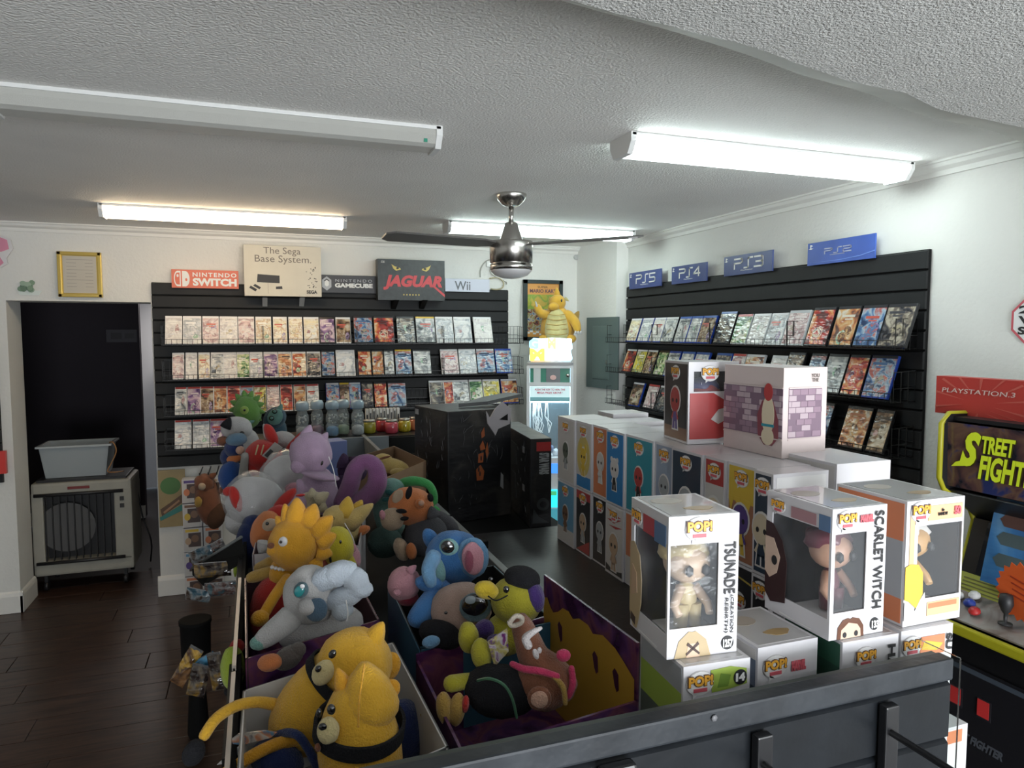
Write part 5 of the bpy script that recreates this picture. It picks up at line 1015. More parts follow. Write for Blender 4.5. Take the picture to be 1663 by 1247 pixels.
for k in range(14):
    a = 2*PI*k/14+.2; c0 = (.45, .35); r = 1.2
    pts = [(c0[0]+.15*math.cos(a), c0[1]+.25*math.sin(a)), (c0[0]+.5*math.cos(a-.04), c0[1]+.9*math.sin(a-.04)), (c0[0]+.5*math.cos(a+.02), c0[1]+.9*math.sin(a+.02))]
    pts = [(min(max(x, 0.002), .998), min(max(z, .01), .99)) for x, z in pts]
    try: fpoly(t, 'ray', pts, RAY, -.0010, .0006)
    except Exception: pass
t = thing('wall_notice', 'white octagonal notice with red rim on the right wall, cut by frame', 'notice', (XR-.006, 1.72, 1.795), -PI/2)
MB().prism(ell(0, 0, .088, .088, 8, PI/8, PI/8+2*PI), 1, -.002, .002).build('rim', LR, t); MB().prism(ell(0, 0, .078, .078, 8, PI/8, PI/8+2*PI), 1, -.004, .0).build('face', WHITE, t)
for s_, z in (('24', .025), ('VID', -.012), ('SUR', -.05)): text(t, s_, (-.055, z, .05, z+.028), INK, y=-.0045, bold=.04)
# boxed figures hanging in a column under the back slatwall
cm_ = [ORG, YEL, TAN, PUR, BRN, YEL, SKY, ORG, TAN, GRNp]
hk = 0
for c in range(2):
    for r in range(5):
        z = .64-.163*r
        popbox(['orange', 'yellow', 'tan', 'purple', 'brown', 'pale yellow', 'sky blue', 'orange-red', 'cream', 'dark green'][c*5+r]+' boxed figure, '+['top', 'second', 'middle', 'fourth', 'bottom'][r]+' of the '+['left', 'right'][c]+' column under the slatwall', (-.425+.122*c, YB-.075, z), 0, .115, .085, .156, (), front=dict(bg=[(1, IV)], border=.003, shapes=[([(.25, .2), (.25, .8), (.92, .8), (.92, .2)], DBR, .0006), (ell(.60, .55, .2, .16), BRN, .0009), (ell(.24, .45, .16, .15), cm_[c*5+r], .0012), ([(.1, .84), (.1, .95), (.8, .95), (.8, .84)], cm_[(c*5+r+3) % 10], .0008)]), group='boxed figures under the back slatwall', left=dict(bg=[(1, cm_[(c+r) % 10])]))
for i in range(3): o = MB().tube([(0, 0, 0), (0, -.28, 0), (0, -.29, .012)], .004, 6).build('peg_hook', WIRE); o.location = (-.36+.05*i, YB-.02, .855+.0*i); tag(o, 'black peg hook jutting out above the hanging boxes, ' + ['left', 'middle', 'right'][i], 'hook', 'peg hooks above the hanging boxes')
# ================================================================== PLUSH TOYS
class Plush:
    """one soft toy; parts are stuffed forms measured in the photograph, each at its own distance"""
    def __init__(s, label, x, y, d, cat='plush toy', group='plush toys in the bins', name='plush_toy'):
        s.o = at(x, y, d); s.t = thing(name, label, cat, s.o, 0, group); s.sd = 0
    def e(s, part, x, y, d, rx, ry, ang, m, rz=None, egg=0, lump=.03, sub=3, par=None):
        """rx, ry radii in photo pixels, ang turns the form; rz depth radius in pixels"""
        k = d/F; a = math.radians(ang); X = (RT*math.cos(a)+UP*math.sin(a))*rx*k; Y = (-RT*math.sin(a)+UP*math.cos(a))*ry*k; Z = FW*((rz or min(rx, ry))*k)
        s.sd += 1; o = MB().blob(at(x, y, d)-s.o, X, Y, Z, egg, lump, 0, sub, s.sd).build(part, m, par or s.t)
        return o
    def tube(s, part, pts, m, n=12):
        P = [at(x, y, d)-s.o for x, y, d, r in pts]; Rr = [r*d/F for x, y, d, r in pts]; out = []; ro = []
        for i in range(len(P)-1):
            p0, p1, p2, p3 = P[max(i-1, 0)], P[i], P[i+1], P[min(i+2, len(P)-1)]
            for k in range(5):
                u = k/5; out.append(.5*((2*p1)+(-p0+p2)*u+(2*p0-5*p1+4*p2-p3)*u*u+(-p0+3*p1-3*p2+p3)*u**3)); ro.append(Rr[i]*(1-u)+Rr[i+1]*u)
        out.append(P[-1]); ro.append(Rr[-1])
        # rounded ends
        a = (out[0]-out[1]).normalized(); b = (out[-1]-out[-2]).normalized(); r0, r1 = ro[0], ro[-1]
        out = [out[0]+a*r0*.9, out[0]+a*r0*.6]+out+[out[-1]+b*r1*.6, out[-1]+b*r1*.9]; ro = [r0*.3, r0*.78]+ro+[r1*.78, r1*.3]
        return MB().tube(out, ro, n).build(part, m, s.t)
    def ring(s, part, x, y, d, rx, rz, ang, r, m, tilt=0.0, flat=2.0):
        k = d/F; a = math.radians(ang); X = (RT*math.cos(a)+UP*math.sin(a))*rx*k; Yv = (-RT*math.sin(a)+UP*math.cos(a)); Z = FW*rz*k+Yv*(tilt*rz*k); c = at(x, y, d)-s.o; mb = MB(); n = 40; v = []
        for i in range(n):
            t = 2*PI*i/n; P = c+X*math.cos(t)+Z*math.sin(t); o = (P-c).normalized()*r*k*.25
            v.append([mb.b.verts.new(P+q) for q in (Yv*r*k-o, Yv*r*k+o, -Yv*r*k+o, -Yv*r*k-o)])
        for i in range(n):
            for j in range(4): mb.b.faces.new((v[i][j], v[(i+1) % n][j], v[(i+1) % n][(j+1) % 4], v[i][(j+1) % 4]))
        return mb.build(part, m, s.t)
    def cone(s, part, x0, y0, x1, y1, d, r, m, d1=None):
        a = at(x0, y0, d)-s.o; b = at(x1, y1, d1 or d)-s.o; k = d/F
        return MB().tube([a, a.lerp(b, .35), a.lerp(b, .7), a.lerp(b, .93), b], [r*k, r*k*.85, r*k*.55, r*k*.25, r*k*.08], 10).build(part, m, s.t)
    def patch(s, part, pts, d, m, th=.003):
        """thin sewn piece or paper tag; points in photo pixels, each optionally with own distance"""
        P = [at(p[0], p[1], p[2] if len(p) > 2 else d)-s.o for p in pts]; n = FW*th; mb = MB()
        A = [mb.b.verts.new(p) for p in P]; B = [mb.b.verts.new(p+n) for p in P]; k = len(P)
        mb.b.faces.new(A); mb.b.faces.new(B[::-1])
        for i in range(k): mb.b.faces.new((A[i], B[i], B[(i+1) % k], A[(i+1) % k]))
        return mb.build(part, m, s.t)
Y1 = plushm('golden', (.72, .40, .035)); Y2 = plushm('amber', (.74, .36, .03)); CR = plushm('cream', (.66, .55, .28)); WH = plushm('white', (.50, .49, .49)); ICE = plushm('ice', (.52, .58, .66)); BLU2 = plushm('blue', (.06, .20, .48)); LBL = plushm('lightblue', (.16, .34, .56)); PNK = plushm('pink', (.62, .30, .36)); BK2 = plushm('black', (.015, .015, .018)); NV = plushm('navy', (.02, .035, .12)); GR = plushm('green', (.14, .30, .07)); LIL = plushm('lilac', (.42, .30, .42)); PUR2 = plushm('purple', (.22, .09, .21)); TL = plushm('teal', (.16, .32, .28)); OR2 = plushm('orange', (.60, .20, .07)); RD2 = plushm('red', (.46, .03, .025)); BR2 = plushm('brown', (.23, .09, .05)); OLV = plushm('olive', (.40, .36, .03)); VI = plushm('violet', (.06, .03, .16)); BEI = plushm('beige', (.42, .29, .24)); GRY = plushm('grey', (.09, .09, .10)); MUS = plushm('mustard', (.42, .26, .06)); SKIN = plushm('tan', (.55, .33, .24)); PALE = plushm('paleyellow', (.62, .46, .17)); GRB = plushm('brightgreen', (.06, .36, .10)); TAN2 = plushm('sand', (.50, .38, .27))
BEAD = mat('bead_black', (.01, .01, .012), .08, coat=1); BEADW = mat('bead_white', (.75, .74, .76), .15, coat=1); MAG = plushm('magenta', (.55, .04, .12))
BAG = mat('clear_bag', (.85, .86, .87), .12, bump=1.0, bscale=26, alpha=.30, spec=1, coat=1)
# two large yellow plush in the front box
p = Plush('long golden plush lying behind, thin arm and dark mitten hanging over box edge', 520, 1160, .98)
p.e('body', 530, 1130, .98, 62, 118, -42, Y1, 55, .12); p.e('head', 578, 1078, .97, 62, 58, -38, Y1, 55, .1)
p.cone('ear', 600, 1050, 622, 1010, .97, 22, Y1); p.e('ear', 632, 1082, 1.0, 18, 24, -20, Y2, 10)
p.tube('arm', [(455, 1146, .98, 10), (420, 1140, .96, 9), (385, 1146, .94, 9), (352, 1166, .92, 9), (332, 1194, .91, 9)], Y1); p.e('mitten', 315, 1222, .90, 17, 22, -25, BK2)
p.tube('arm', [(485, 1200, .95, 11), (450, 1208, .93, 10), (415, 1224, .91, 10), (385, 1243, .9, 10), (360, 1260, .9, 10)], Y2)
p.ring('ribbon', 553, 1108, .975, 64, 57, -42, 8, BK2); p.e('muzzle', 525, 1092, .93, 17, 22, -35, CR, 12); p.e('eye', 540, 1062, .915, 6, 8, -30, BEAD, 4); p.e('nose', 517, 1086, .915, 5, 6, -30, BEAD, 4)
p.tube('collar', [(446, 1190, .955, 7), (480, 1192, .925, 7), (500, 1215, .92, 7), (515, 1245, .92, 8)], NV); p.e('shorts', 450, 1235, .94, 45, 32, -20, NV)
p.patch('paper_tag', [(376, 1200), (386, 1192), (430, 1187), (449, 1190), (440, 1198), (392, 1210), (378, 1208)], .93, art('tag_print', [(.10, .25, .40), (.60, .25, .12), (.62, .60, .55), (.15, .12, .14)], 40, wrinkle=.2))
p.patch('white_tag', [(352, 1242), (378, 1218), (398, 1207), (392, 1222), (366, 1240)], .925, WHITE)
p = Plush('large pear-shaped golden plush with black ribbon band, in front of the other', 580, 1200, .88)
p.e('body', 583, 1205, .88, 68, 100, 4, Y1, 60, .14); p.e('crown', 598, 1128, .88, 44, 55, 8, Y1, 42, .45)
p.tube('seam', [(592, 1078, .842, 1.5), (588, 1105, .825, 1.5), (583, 1140, .817, 1.5), (582, 1180, .816, 1.5)], Y2, 6)
p.cone('ear', 560, 1120, 548, 1085, .88, 16, Y2); p.e('ear', 635, 1120, .89, 14, 18, -30, Y2, 8)
p.ring('ribbon', 584, 1178, .88, 71, 62, -7, 11, BK2, .25)
p.e('muzzle', 533, 1186, .835, 18, 22, 0, CR, 14); p.e('eye', 538, 1152, .83, 7, 9, 0, BEAD, 5); p.e('nose', 524, 1180, .825, 7, 6, 0, BEAD, 4); p.e('mouth', 516, 1214, .84, 5, 7, 10, BR2, 4); p.e('eye', 518, 1158, .84, 5, 8, 0, BEAD, 4)
p = Plush('dark blue plush lying deep in the dark front box', 665, 1200, 1.0); p.e('body', 660, 1190, 1.0, 32, 55, 10, NV); p.e('leg', 690, 1215, 1.0, 12, 26, 10, NV); p.tube('piping', [(684, 1160, .97, 1.6), (694, 1190, .96, 1.6), (697, 1220, .96, 1.6)], MUS, 6)
p = Plush('small orange rubber-like plush in front of the purple-printed box', 435, 1078, 1.05); p.e('body', 438, 1076, 1.05, 20, 14, 8, OR2); p.e('stalk', 450, 1070, 1.06, 6, 5, 0, OR2)
p = Plush('small grey plush behind the orange one at the front left', 465, 1068, 1.10); p.e('body', 468, 1068, 1.10, 26, 18, 30, plushm('warmgrey', (.13, .11, .10))); p.e('head', 484, 1055, 1.10, 13, 12, 0, plushm('warmgrey', (0, 0, 0)))
# white fox with icy tuft
p = Plush('white fox plush with icy blue curled tuft and teal eye', 500, 980, 1.2)
p.e('body', 520, 1020, 1.22, 72, 34, 15, WH); p.e('head', 505, 965, 1.17, 44, 48, 10, WH, 42, .05)
for x, y, rx, ry, a in ((548, 932, 34, 20, 20), (577, 942, 24, 20, -30), (562, 968, 36, 18, 25), (528, 940, 22, 20, 0), (583, 958, 22, 14, 10), (556, 985, 18, 22, -10)): p.e('tuft', x, y, 1.15, rx, ry, a, ICE, 18, 0, .10)
p.tube('leg', [(470, 1005, 1.15, 22), (445, 1025, 1.13, 19), (428, 1038, 1.12, 16)], WH); p.e('paw', 420, 1044, 1.115, 14, 12, 0, TL)
p.e('eye_patch', 489, 958, 1.115, 12, 14, -25, plushm('tealgrey', (.10, .17, .20)), 5); p.e('eye', 486, 960, 1.105, 8, 10, -25, mat('teal_eye', (.02, .22, .24), .2, coat=1), 3); p.e('eye_glint', 491, 952, 1.10, 4, 4, 0, BEADW, 2)
p.e('snout', 500, 985, 1.12, 15, 14, 0, WH, 14); p.e('face_patch', 514, 990, 1.118, 18, 20, -20, plushm('slate', (.07, .12, .18)), 6); p.cone('ear', 528, 950, 560, 915, 1.17, 16, WH); p.tube('tag_string', [(562, 975, 1.12, .9), (565, 995, 1.12, .9), (563, 1008, 1.12, .9)], WHITE, 5)
# lion in a red dress
p = Plush('orange lion plush with spiky mane, bead necklace and red dress', 470, 920, 1.42)
p.e('dress', 440, 985, 1.42, 34, 55, -25, RD2, 26, -.25); p.e('neck', 460, 930, 1.42, 22, 26, -8, Y2); p.e('head', 478, 882, 1.40, 42, 44, 0, Y2, 40)
sp = [(482, 850, 482, 808, 22), (500, 852, 512, 818, 20), (512, 866, 540, 838, 20), (520, 880, 546, 868, 18), (518, 896, 540, 900, 16), (508, 908, 522, 928, 15), (492, 915, 494, 936, 14), (462, 856, 448, 838, 12), (470, 850, 462, 818, 14)]
for x0, y0, x1, y1, r in sp: p.cone('mane_spike', x0, y0, x1, y1, 1.40, r, Y2)
p.e('muzzle', 448, 892, 1.37, 15, 11, 20, Y2); p.e('nose', 440, 886, 1.36, 6, 5, 0, BR2); p.e('eye', 460, 880, 1.355, 8, 9, 0, BEADW, 5); p.e('pupil', 456, 880, 1.348, 2.5, 2.5, 0, BEAD, 2)
for k in range(7): p.e('necklace_bead', 442+6*k, 921+3*math.sin(k*.6), 1.385, 4, 4, 0, BEADW, 4, sub=1)
p.tube('arm', [(466, 940, 1.37, 9), (446, 968, 1.33, 9), (430, 995, 1.31, 9)], Y2); p.e('paw', 422, 1004, 1.30, 15, 13, 20, Y2); p.tube('arm', [(440, 928, 1.42, 9), (418, 935, 1.42, 10), (408, 938, 1.42, 9)], MUS); p.tube('arm', [(438, 912, 1.44, 8), (420, 922, 1.46, 8)], MUS)
p = Plush('lemon fish plush with a black stripe, pale eye, beside the lion', 550, 890, 1.5); p.e('body', 548, 888, 1.5, 26, 34, 8, plushm('lemon', (.62, .52, .04))); p.tube('stripe', [(526, 862, 1.46, 2), (534, 872, 1.455, 2), (534, 890, 1.452, 2), (537, 912, 1.46, 2)], BK2, 6); p.e('eye', 531, 884, 1.455, 5, 5, 0, BEADW, 3); p.e('eye', 553, 880, 1.45, 2, 3, 0, BEAD, 2); p.cone('fin', 560, 905, 580, 925, 1.5, 12, plushm('lemon', (0, 0, 0)))
p = Plush('small coral pink plush peeking out behind the white fox', 565, 905, 1.52); p.e('body', 564, 908, 1.54, 22, 24, 0, PNK); p.e('belly', 515, 915, 1.50, 24, 16, 10, plushm('coral', (.50, .12, .09))); p.e('eye', 563, 912, 1.49, 4, 6, 0, BEADW, 2); p.e('ear', 572, 890, 1.53, 7, 8, 0, PNK)
p = Plush('pale yellow long-eared plush in the white-sided box', 560, 850, 1.7); p.e('body', 555, 860, 1.70, 30, 42, -15, PALE); p.e('head', 548, 842, 1.66, 24, 22, 0, PALE); p.cone('ear', 565, 850, 606, 818, 1.66, 17, PALE); p.cone('ear', 560, 838, 566, 806, 1.66, 17, plushm('golden2', (.66, .42, .06))); p.cone('ear', 575, 835, 588, 812, 1.68, 13, plushm('golden2', (0, 0, 0))); p.e('tail', 586, 862, 1.7, 16, 8, 20, OR2); p.tube('tag_string', [(560, 850, 1.6, .8), (575, 880, 1.6, .8), (577, 920, 1.6, .8)], WHITE, 5); p.e('eye', 540, 842, 1.63, 3, 4, 0, BEAD, 2)
p = Plush('red and orange plush behind the lion at the bin edge', 435, 855, 1.62); p.e('body', 432, 862, 1.64, 24, 34, -20, OR2); p.e('head', 448, 838, 1.66, 22, 16, 40, RD2); p.e('scarf', 462, 812, 1.75, 26, 9, 45, RD2); p.e('face', 438, 852, 1.58, 12, 10, 20, TAN2); p.e('eye', 434, 850, 1.565, 3, 3, 0, BEAD, 2); p.cone('hat', 430, 880, 424, 905, 1.55, 12, WH)
# lilac cat with looped purple tail
p = Plush('tall lilac cat plush with small ears, sitting on the pile', 510, 760, 1.95); p.e('body', 515, 805, 1.97, 36, 48, -5, LIL, 30, .2); p.e('head', 506, 735, 1.93, 33, 36, 5, LIL, 30, .05); p.cone('ear', 496, 712, 504, 690, 1.93, 12, LIL); p.cone('ear', 524, 714, 532, 702, 1.93, 8, LIL)
p.e('collar', 520, 772, 1.91, 32, 7, -12, LIL, 22); p.e('muzzle', 486, 757, 1.90, 14, 12, 0, LIL, 10); p.e('ear_flap', 476, 735, 1.93, 6, 18, 0, LIL); p.e('eye', 523, 752, 1.86, 2, 4, -20, BEAD, 2); p.tube('tag_string', [(534, 742, 1.88, .8), (542, 765, 1.87, .8), (546, 790, 1.87, .8)], WHITE, 5); p.e('arm', 493, 800, 1.88, 9, 24, 20, LIL)
p = Plush('mulberry looped tail plush rising beside the lilac cat', 590, 790, 1.9); p.tube('tail_loop', [(556, 818, 1.92, 15), (568, 790, 1.90, 15), (577, 762, 1.88, 14), (592, 750, 1.88, 13), (608, 757, 1.88, 14), (613, 780, 1.88, 16), (604, 800, 1.89, 17), (585, 815, 1.9, 16), (565, 826, 1.92, 12)], PUR2, 16)
p = Plush('dark purple winged plush behind the looped tail', 560, 760, 2.05); p.e('body', 572, 765, 2.08, 24, 20, 0, plushm('plum', (.06, .035, .08))); p.cone('wing', 560, 758, 558, 736, 2.06, 14, plushm('plum', (0, 0, 0))); p.cone('wing', 575, 752, 586, 742, 2.06, 12, plushm('plum', (0, 0, 0))); p.e('head', 556, 785, 2.05, 14, 14, 0, plushm('plum', (0, 0, 0)))
p = Plush('cream star-pointed plush in front of the lilac cat', 515, 815, 1.82); p.e('body', 500, 822, 1.84, 30, 22, 30, plushm('softcream', (.50, .44, .30))); p.e('belly', 482, 824, 1.82, 22, 20, 40, LIL); p.cone('point', 515, 812, 534, 800, 1.80, 12, plushm('softcream', (0, 0, 0))); p.cone('point', 508, 806, 506, 792, 1.80, 9, plushm('softcream', (0, 0, 0))); p.cone('point', 520, 822, 532, 830, 1.80, 10, plushm('softcream', (0, 0, 0))); p.e('hair_clip', 488, 804, 1.80, 8, 2.5, 5, mat('clip_red', (.5, .02, .02), .2, coat=1), 3)
# bagged white plush and their neighbours
p = Plush('white round plush with red patches wrapped in clear plastic', 410, 815, 1.95); p.e('body', 414, 816, 1.95, 48, 42, -15, WH, 40); p.e('lower_body', 400, 845, 1.95, 34, 26, 0, WH); p.e('red_patch', 383, 810, 1.885, 9, 22, 20, RD2, 8); p.e('red_tip', 372, 798, 1.90, 10, 8, 0, RD2); p.e('plastic_bag', 415, 812, 1.95, 52, 46, -15, BAG, 44, 0, .10)
p = Plush('white plush in crumpled clear bag, left of the lilac cat', 462, 770, 2.1); p.e('body', 462, 772, 2.1, 36, 32, 35, WH, 30); p.e('foot', 478, 795, 2.05, 16, 12, 0, PNK); p.e('plastic_bag', 461, 768, 2.09, 42, 37, 35, BAG, 36, 0, .13); p.cone('bag_tail', 475, 745, 492, 726, 2.08, 10, BAG)
p = Plush('doll plush with grey-blue cap, navy shirt and blue trousers', 378, 750, 2.35); p.e('cap', 384, 714, 2.33, 17, 11, 8, plushm('capblue', (.10, .18, .26)), 15); p.e('head', 380, 728, 2.34, 15, 15, 0, NV); p.e('ear', 390, 731, 2.30, 7, 7, 0, SKIN); p.e('scarf', 380, 745, 2.33, 12, 7, 10, OR2); p.e('shirt', 372, 742, 2.36, 14, 16, 0, NV); p.e('trousers', 375, 773, 2.33, 19, 26, -5, plushm('jeans', (.02, .07, .25))); p.e('shoe', 366, 796, 2.33, 11, 8, 0, BR2)
p = Plush('white dog plush with black ears lying on its side', 395, 700, 2.55); p.e('head', 384, 696, 2.55, 25, 20, 0, WH); p.e('body', 398, 720, 2.58, 22, 26, 0, WH); p.cone('ear', 366, 694, 374, 678, 2.50, 9, BK2); p.cone('ear', 372, 680, 382, 675, 2.56, 7, BK2); p.e('muzzle', 362, 716, 2.52, 10, 8, 0, BR2); p.e('eye', 393, 703, 2.49, 4, 3, 0, BEAD, 2)
p = Plush('red-dressed white rabbit plush with a grey price tag', 432, 735, 2.3); p.e('dress', 428, 742, 2.3, 30, 28, -20, RD2); p.e('sleeve', 412, 758, 2.27, 9, 22, 12, RD2); p.e('hand', 417, 776, 2.26, 6, 5, 0, plushm('ochre', (.45, .25, .04))); p.e('head', 458, 714, 2.35, 22, 14, 0, WH); p.cone('ear', 438, 712, 428, 688, 2.33, 8, WH); p.e('hat', 440, 706, 2.31, 9, 20, 25, RD2); p.e('trim', 485, 712, 2.28, 28, 6, 42, RD2)
for x in (419, 428): p.tube('button_strap', [(x, 723, 2.22, 1.2), (x-4, 738, 2.22, 1.2)], mat('strap_gold', (.45, .38, .2), .4), 5)
p.patch('price_tag', [(425, 740), (446, 718), (459, 727), (439, 748)], 2.2, mat('tag_grey', (.33, .30, .28), .5)); p.patch('tag_print', [(429, 739), (439, 729), (444, 733), (434, 743)], 2.197, INK, .001); p.tube('white_leg', [(398, 740, 2.25, 6), (396, 760, 2.25, 7), (394, 775, 2.25, 7)], plushm('greywhite', (.33, .32, .30)))
p = Plush('green spiky cactus-like plush with one round eye', 402, 670, 2.9); p.e('body', 402, 670, 2.9, 22, 28, 0, GR); 
for k in range(13):
    a = 2*PI*k/13+.3; p.cone('spike', 401+17*math.cos(a), 664-19*math.sin(a), 401+30*math.cos(a), 664-31*math.sin(a), 2.9, 6, GR)
p.e('eye', 397, 666, 2.84, 7, 7, 0, plushm('eyegreen', (.35, .50, .12)), 3); p.e('pupil', 397, 666, 2.832, 2, 2, 0, BEAD, 2); p.e('mouth', 406, 686, 2.845, 8, 3, 20, TL, 2)
p = Plush('dark teal cat plush with ringed eyes behind the cactus plush', 450, 680, 3.0); p.e('head', 446, 680, 3.0, 17, 20, -35, plushm('darkteal', (.04, .09, .13))); p.e('face', 447, 677, 2.96, 12, 14, -35, TL, 6); p.cone('ear', 452, 668, 458, 656, 2.98, 6, TL)
for x, y in ((446, 668), (441, 679)): p.e('eye', x, y, 2.945, 4.5, 4, 0, BEAD, 2); p.e('eye_rim', x, y, 2.94, 2.5, 2.2, 0, TL, 2)
p.e('body', 448, 698, 3.02, 17, 20, 0, plushm('darkteal', (0, 0, 0)))
t = thing('toy_carton', 'blue-violet open carton behind the teal cat plush', 'box', (.22, 2.96, DL+.001), .25); MB().box((.06, .05, .10), (.14, .10, .205), bev=.003).build('carton', mat('carton_blue', (.16, .20, .42), .5), t)
# teal plush, green snake, tiger
p = Plush('mint green long plush with dark teal spots', 630, 830, 1.95); p.e('body', 632, 830, 1.97, 26, 50, 8, TL); p.e('spot', 634, 800, 1.91, 9, 5, -15, plushm('spot', (.03, .14, .14)), 3); p.e('spot', 627, 811, 1.905, 7, 4, 10, plushm('spot', (0, 0, 0)), 3); p.e('lower_body', 625, 880, 1.92, 28, 26, 0, plushm('darkmint', (.06, .10, .09))); p.e('head', 637, 794, 1.95, 20, 18, 0, TL)
p = Plush('bright green snake plush curved over the tiger', 680, 790, 1.95); p.tube('body', [(642, 800, 1.98, 6), (652, 786, 1.97, 8), (672, 781, 1.95, 8), (694, 786, 1.94, 7), (704, 800, 1.93, 6), (706, 815, 1.93, 5)], GRB); p.e('head', 708, 828, 1.92, 8, 6, -40, GRB)
p = Plush('orange tiger plush with black stripes and dark cape', 670, 840, 1.80); p.e('head', 667, 822, 1.80, 38, 31, -10, OR2, 30); p.e('muzzle', 637, 843, 1.76, 19, 19, 20, TAN2, 14); p.e('nose', 621, 836, 1.745, 5, 8, 10, PNK, 4); p.e('ear', 682, 818, 1.745, 8, 8, 0, OR2, 6); p.e('inner_ear', 684, 817, 1.73, 4.5, 4.5, 0, SKIN, 3); p.e('brow', 646, 806, 1.765, 8, 12, -30, TAN2, 5)
for x, y, rx, ry, a in ((664, 800, 5, 11, -15), (652, 830, 9, 4, -5), (657, 842, 7, 3.5, 5), (699, 808, 5, 7, 20)): p.e('stripe', x, y, 1.735 if x < 690 else 1.77, rx, ry, a, BK2, 4)
p.e('cape', 690, 868, 1.80, 36, 34, 35, GRY, 26, .15); p.cone('cape_point', 705, 840, 700, 822, 1.76, 12, GRY); p.e('cape', 720, 848, 1.86, 30, 14, -35, GRY); p.e('leg', 652, 892, 1.76, 12, 20, 20, TAN2); p.e('leg', 668, 895, 1.74, 9, 14, 10, OR2)
p = Plush('pale yellow plush lying inside the brown cardboard box', 640, 755, 2.42); p.e('body', 638, 757, 2.42, 28, 13, -15, PALE); p.e('head', 622, 748, 2.42, 16, 12, 0, PALE); p.e('foot', 650, 768, 2.38, 18, 8, -5, PALE); p.e('leaf', 625, 743, 2.38, 10, 2, 15, BR2)
# blue elephant, pink ball, beige big-eyed plush
p = Plush('blue elephant plush with big pink-lined ear and black eye', 730, 910, 1.30); p.e('head', 738, 905, 1.30, 48, 44, -10, BLU2, 42, .05); p.e('body', 728, 945, 1.32, 38, 42, -20, BLU2)
p.e('ear', 768, 905, 1.26, 26, 33, 5, LBL, 8); p.e('inner_ear', 768, 907, 1.245, 18, 27, 5, PNK, 6); p.e('ear_fold', 762, 912, 1.236, 7, 18, 0, plushm('deeppink', (.34, .10, .15)), 4)
p.e('eye_patch', 729, 888, 1.225, 16, 14, -10, plushm('mintblue', (.20, .38, .38)), 5); p.e('eye', 727, 888, 1.212, 11, 10.5, 0, BEAD, 4); p.e('eye_glint', 729, 882, 1.20, 2.5, 2.5, 0, BEADW, 2); p.tube('trunk', [(704, 905, 1.22, 13), (696, 925, 1.20, 12), (700, 945, 1.20, 10)], LBL)
p.e('arm', 697, 948, 1.22, 23, 14, -12, BLU2); p.tube('leg', [(715, 960, 1.24, 20), (694, 985, 1.20, 20), (678, 1003, 1.18, 17)], BLU2); p.e('mint_panel', 712, 925, 1.235, 11, 22, 15, plushm('mintblue', (0, 0, 0)), 6); p.e('far_ear', 700, 876, 1.33, 12, 20, 30, BLU2)
p = Plush('round pink pig plush left of the blue elephant', 655, 948, 1.25); p.e('body', 656, 948, 1.25, 27, 28, -25, plushm('rose', (.55, .27, .31)), 25); p.e('lower_body', 662, 970, 1.25, 18, 14, 0, plushm('maroon', (.22, .02, .04))); p.e('snout', 645, 962, 1.215, 7, 5, 0, PNK); p.cone('ear', 665, 928, 676, 918, 1.24, 8, PNK)
p = Plush('beige round-faced plush with large black eye, under the blue elephant', 745, 990, 1.17); p.e('head', 748, 990, 1.19, 50, 44, 10, BEI, 40); p.e('eye_patch', 772, 986, 1.135, 26, 24, 10, plushm('dustyblue', (.13, .20, .23)), 5); p.e('eye', 771, 982, 1.125, 22, 18, 10, BEAD, 5); p.e('eye_glint', 764, 974, 1.118, 9, 7, 10, mat('glint_grey', (.22, .26, .28), .3), 2); p.e('nose', 724, 995, 1.13, 3, 2.5, 0, BEAD, 2); p.e('boot', 700, 1042, 1.10, 15, 10, 10, LBL); p.e('body', 715, 1030, 1.14, 36, 22, -20, BK2)
# olive duck and brown walrus
p = Plush('olive duck plush with yellow bill and purple-black cap', 830, 980, 1.12); p.e('head', 838, 975, 1.12, 42, 38, -8, OLV, 38); p.e('cap', 848, 938, 1.12, 30, 18, -8, BK2, 32); p.e('cap_side', 868, 968, 1.11, 16, 26, 15, VI, 22); p.e('bill', 790, 958, 1.085, 20, 15, -15, plushm('billyellow', (.55, .40, .03)), 12); p.e('eye', 822, 957, 1.062, 5, 6, 0, BEAD, 3)
p.tube('mouth', [(793, 968, 1.06, 1.2), (806, 975, 1.05, 1.2), (824, 967, 1.05, 1.2)], BK2, 5); p.e('body', 820, 1030, 1.13, 34, 34, 0, OLV); p.e('glove', 761, 1035, 1.03, 17, 26, 5, OLV); p.e('sleeve', 787, 1022, 1.07, 16, 16, 0, VI); p.e('glove', 782, 1062, 1.0, 17, 26, 8, OLV); p.e('sleeve', 803, 1042, 1.03, 14, 12, 20, VI); p.tube('leg', [(788, 1105, 1.0, 13), (760, 1106, .985, 13), (733, 1110, .97, 14)], OLV)
p.patch('paper_tag', [(792, 1042), (824, 1020), (826, 1058), (803, 1083)], .985, art('tag_purple', [(.12, .04, .20), (.40, .35, .10), (.45, .40, .45), (.15, .03, .15)], 60, wrinkle=.4)); p.e('nose', 797, 940, 1.07, 4, 3, 0, BEAD, 2)
p = Plush('brown walrus plush on its side, white tusk, black shirt, green chain', 840, 1110, .98); p.e('shirt', 812, 1122, .98, 60, 42, -8, BK2, 42); p.tube('snout', [(846, 1012, 1.01, 17), (857, 1040, .99, 22), (868, 1068, .98, 26), (888, 1090, .98, 32), (905, 1110, .98, 34)], BR2, 16)
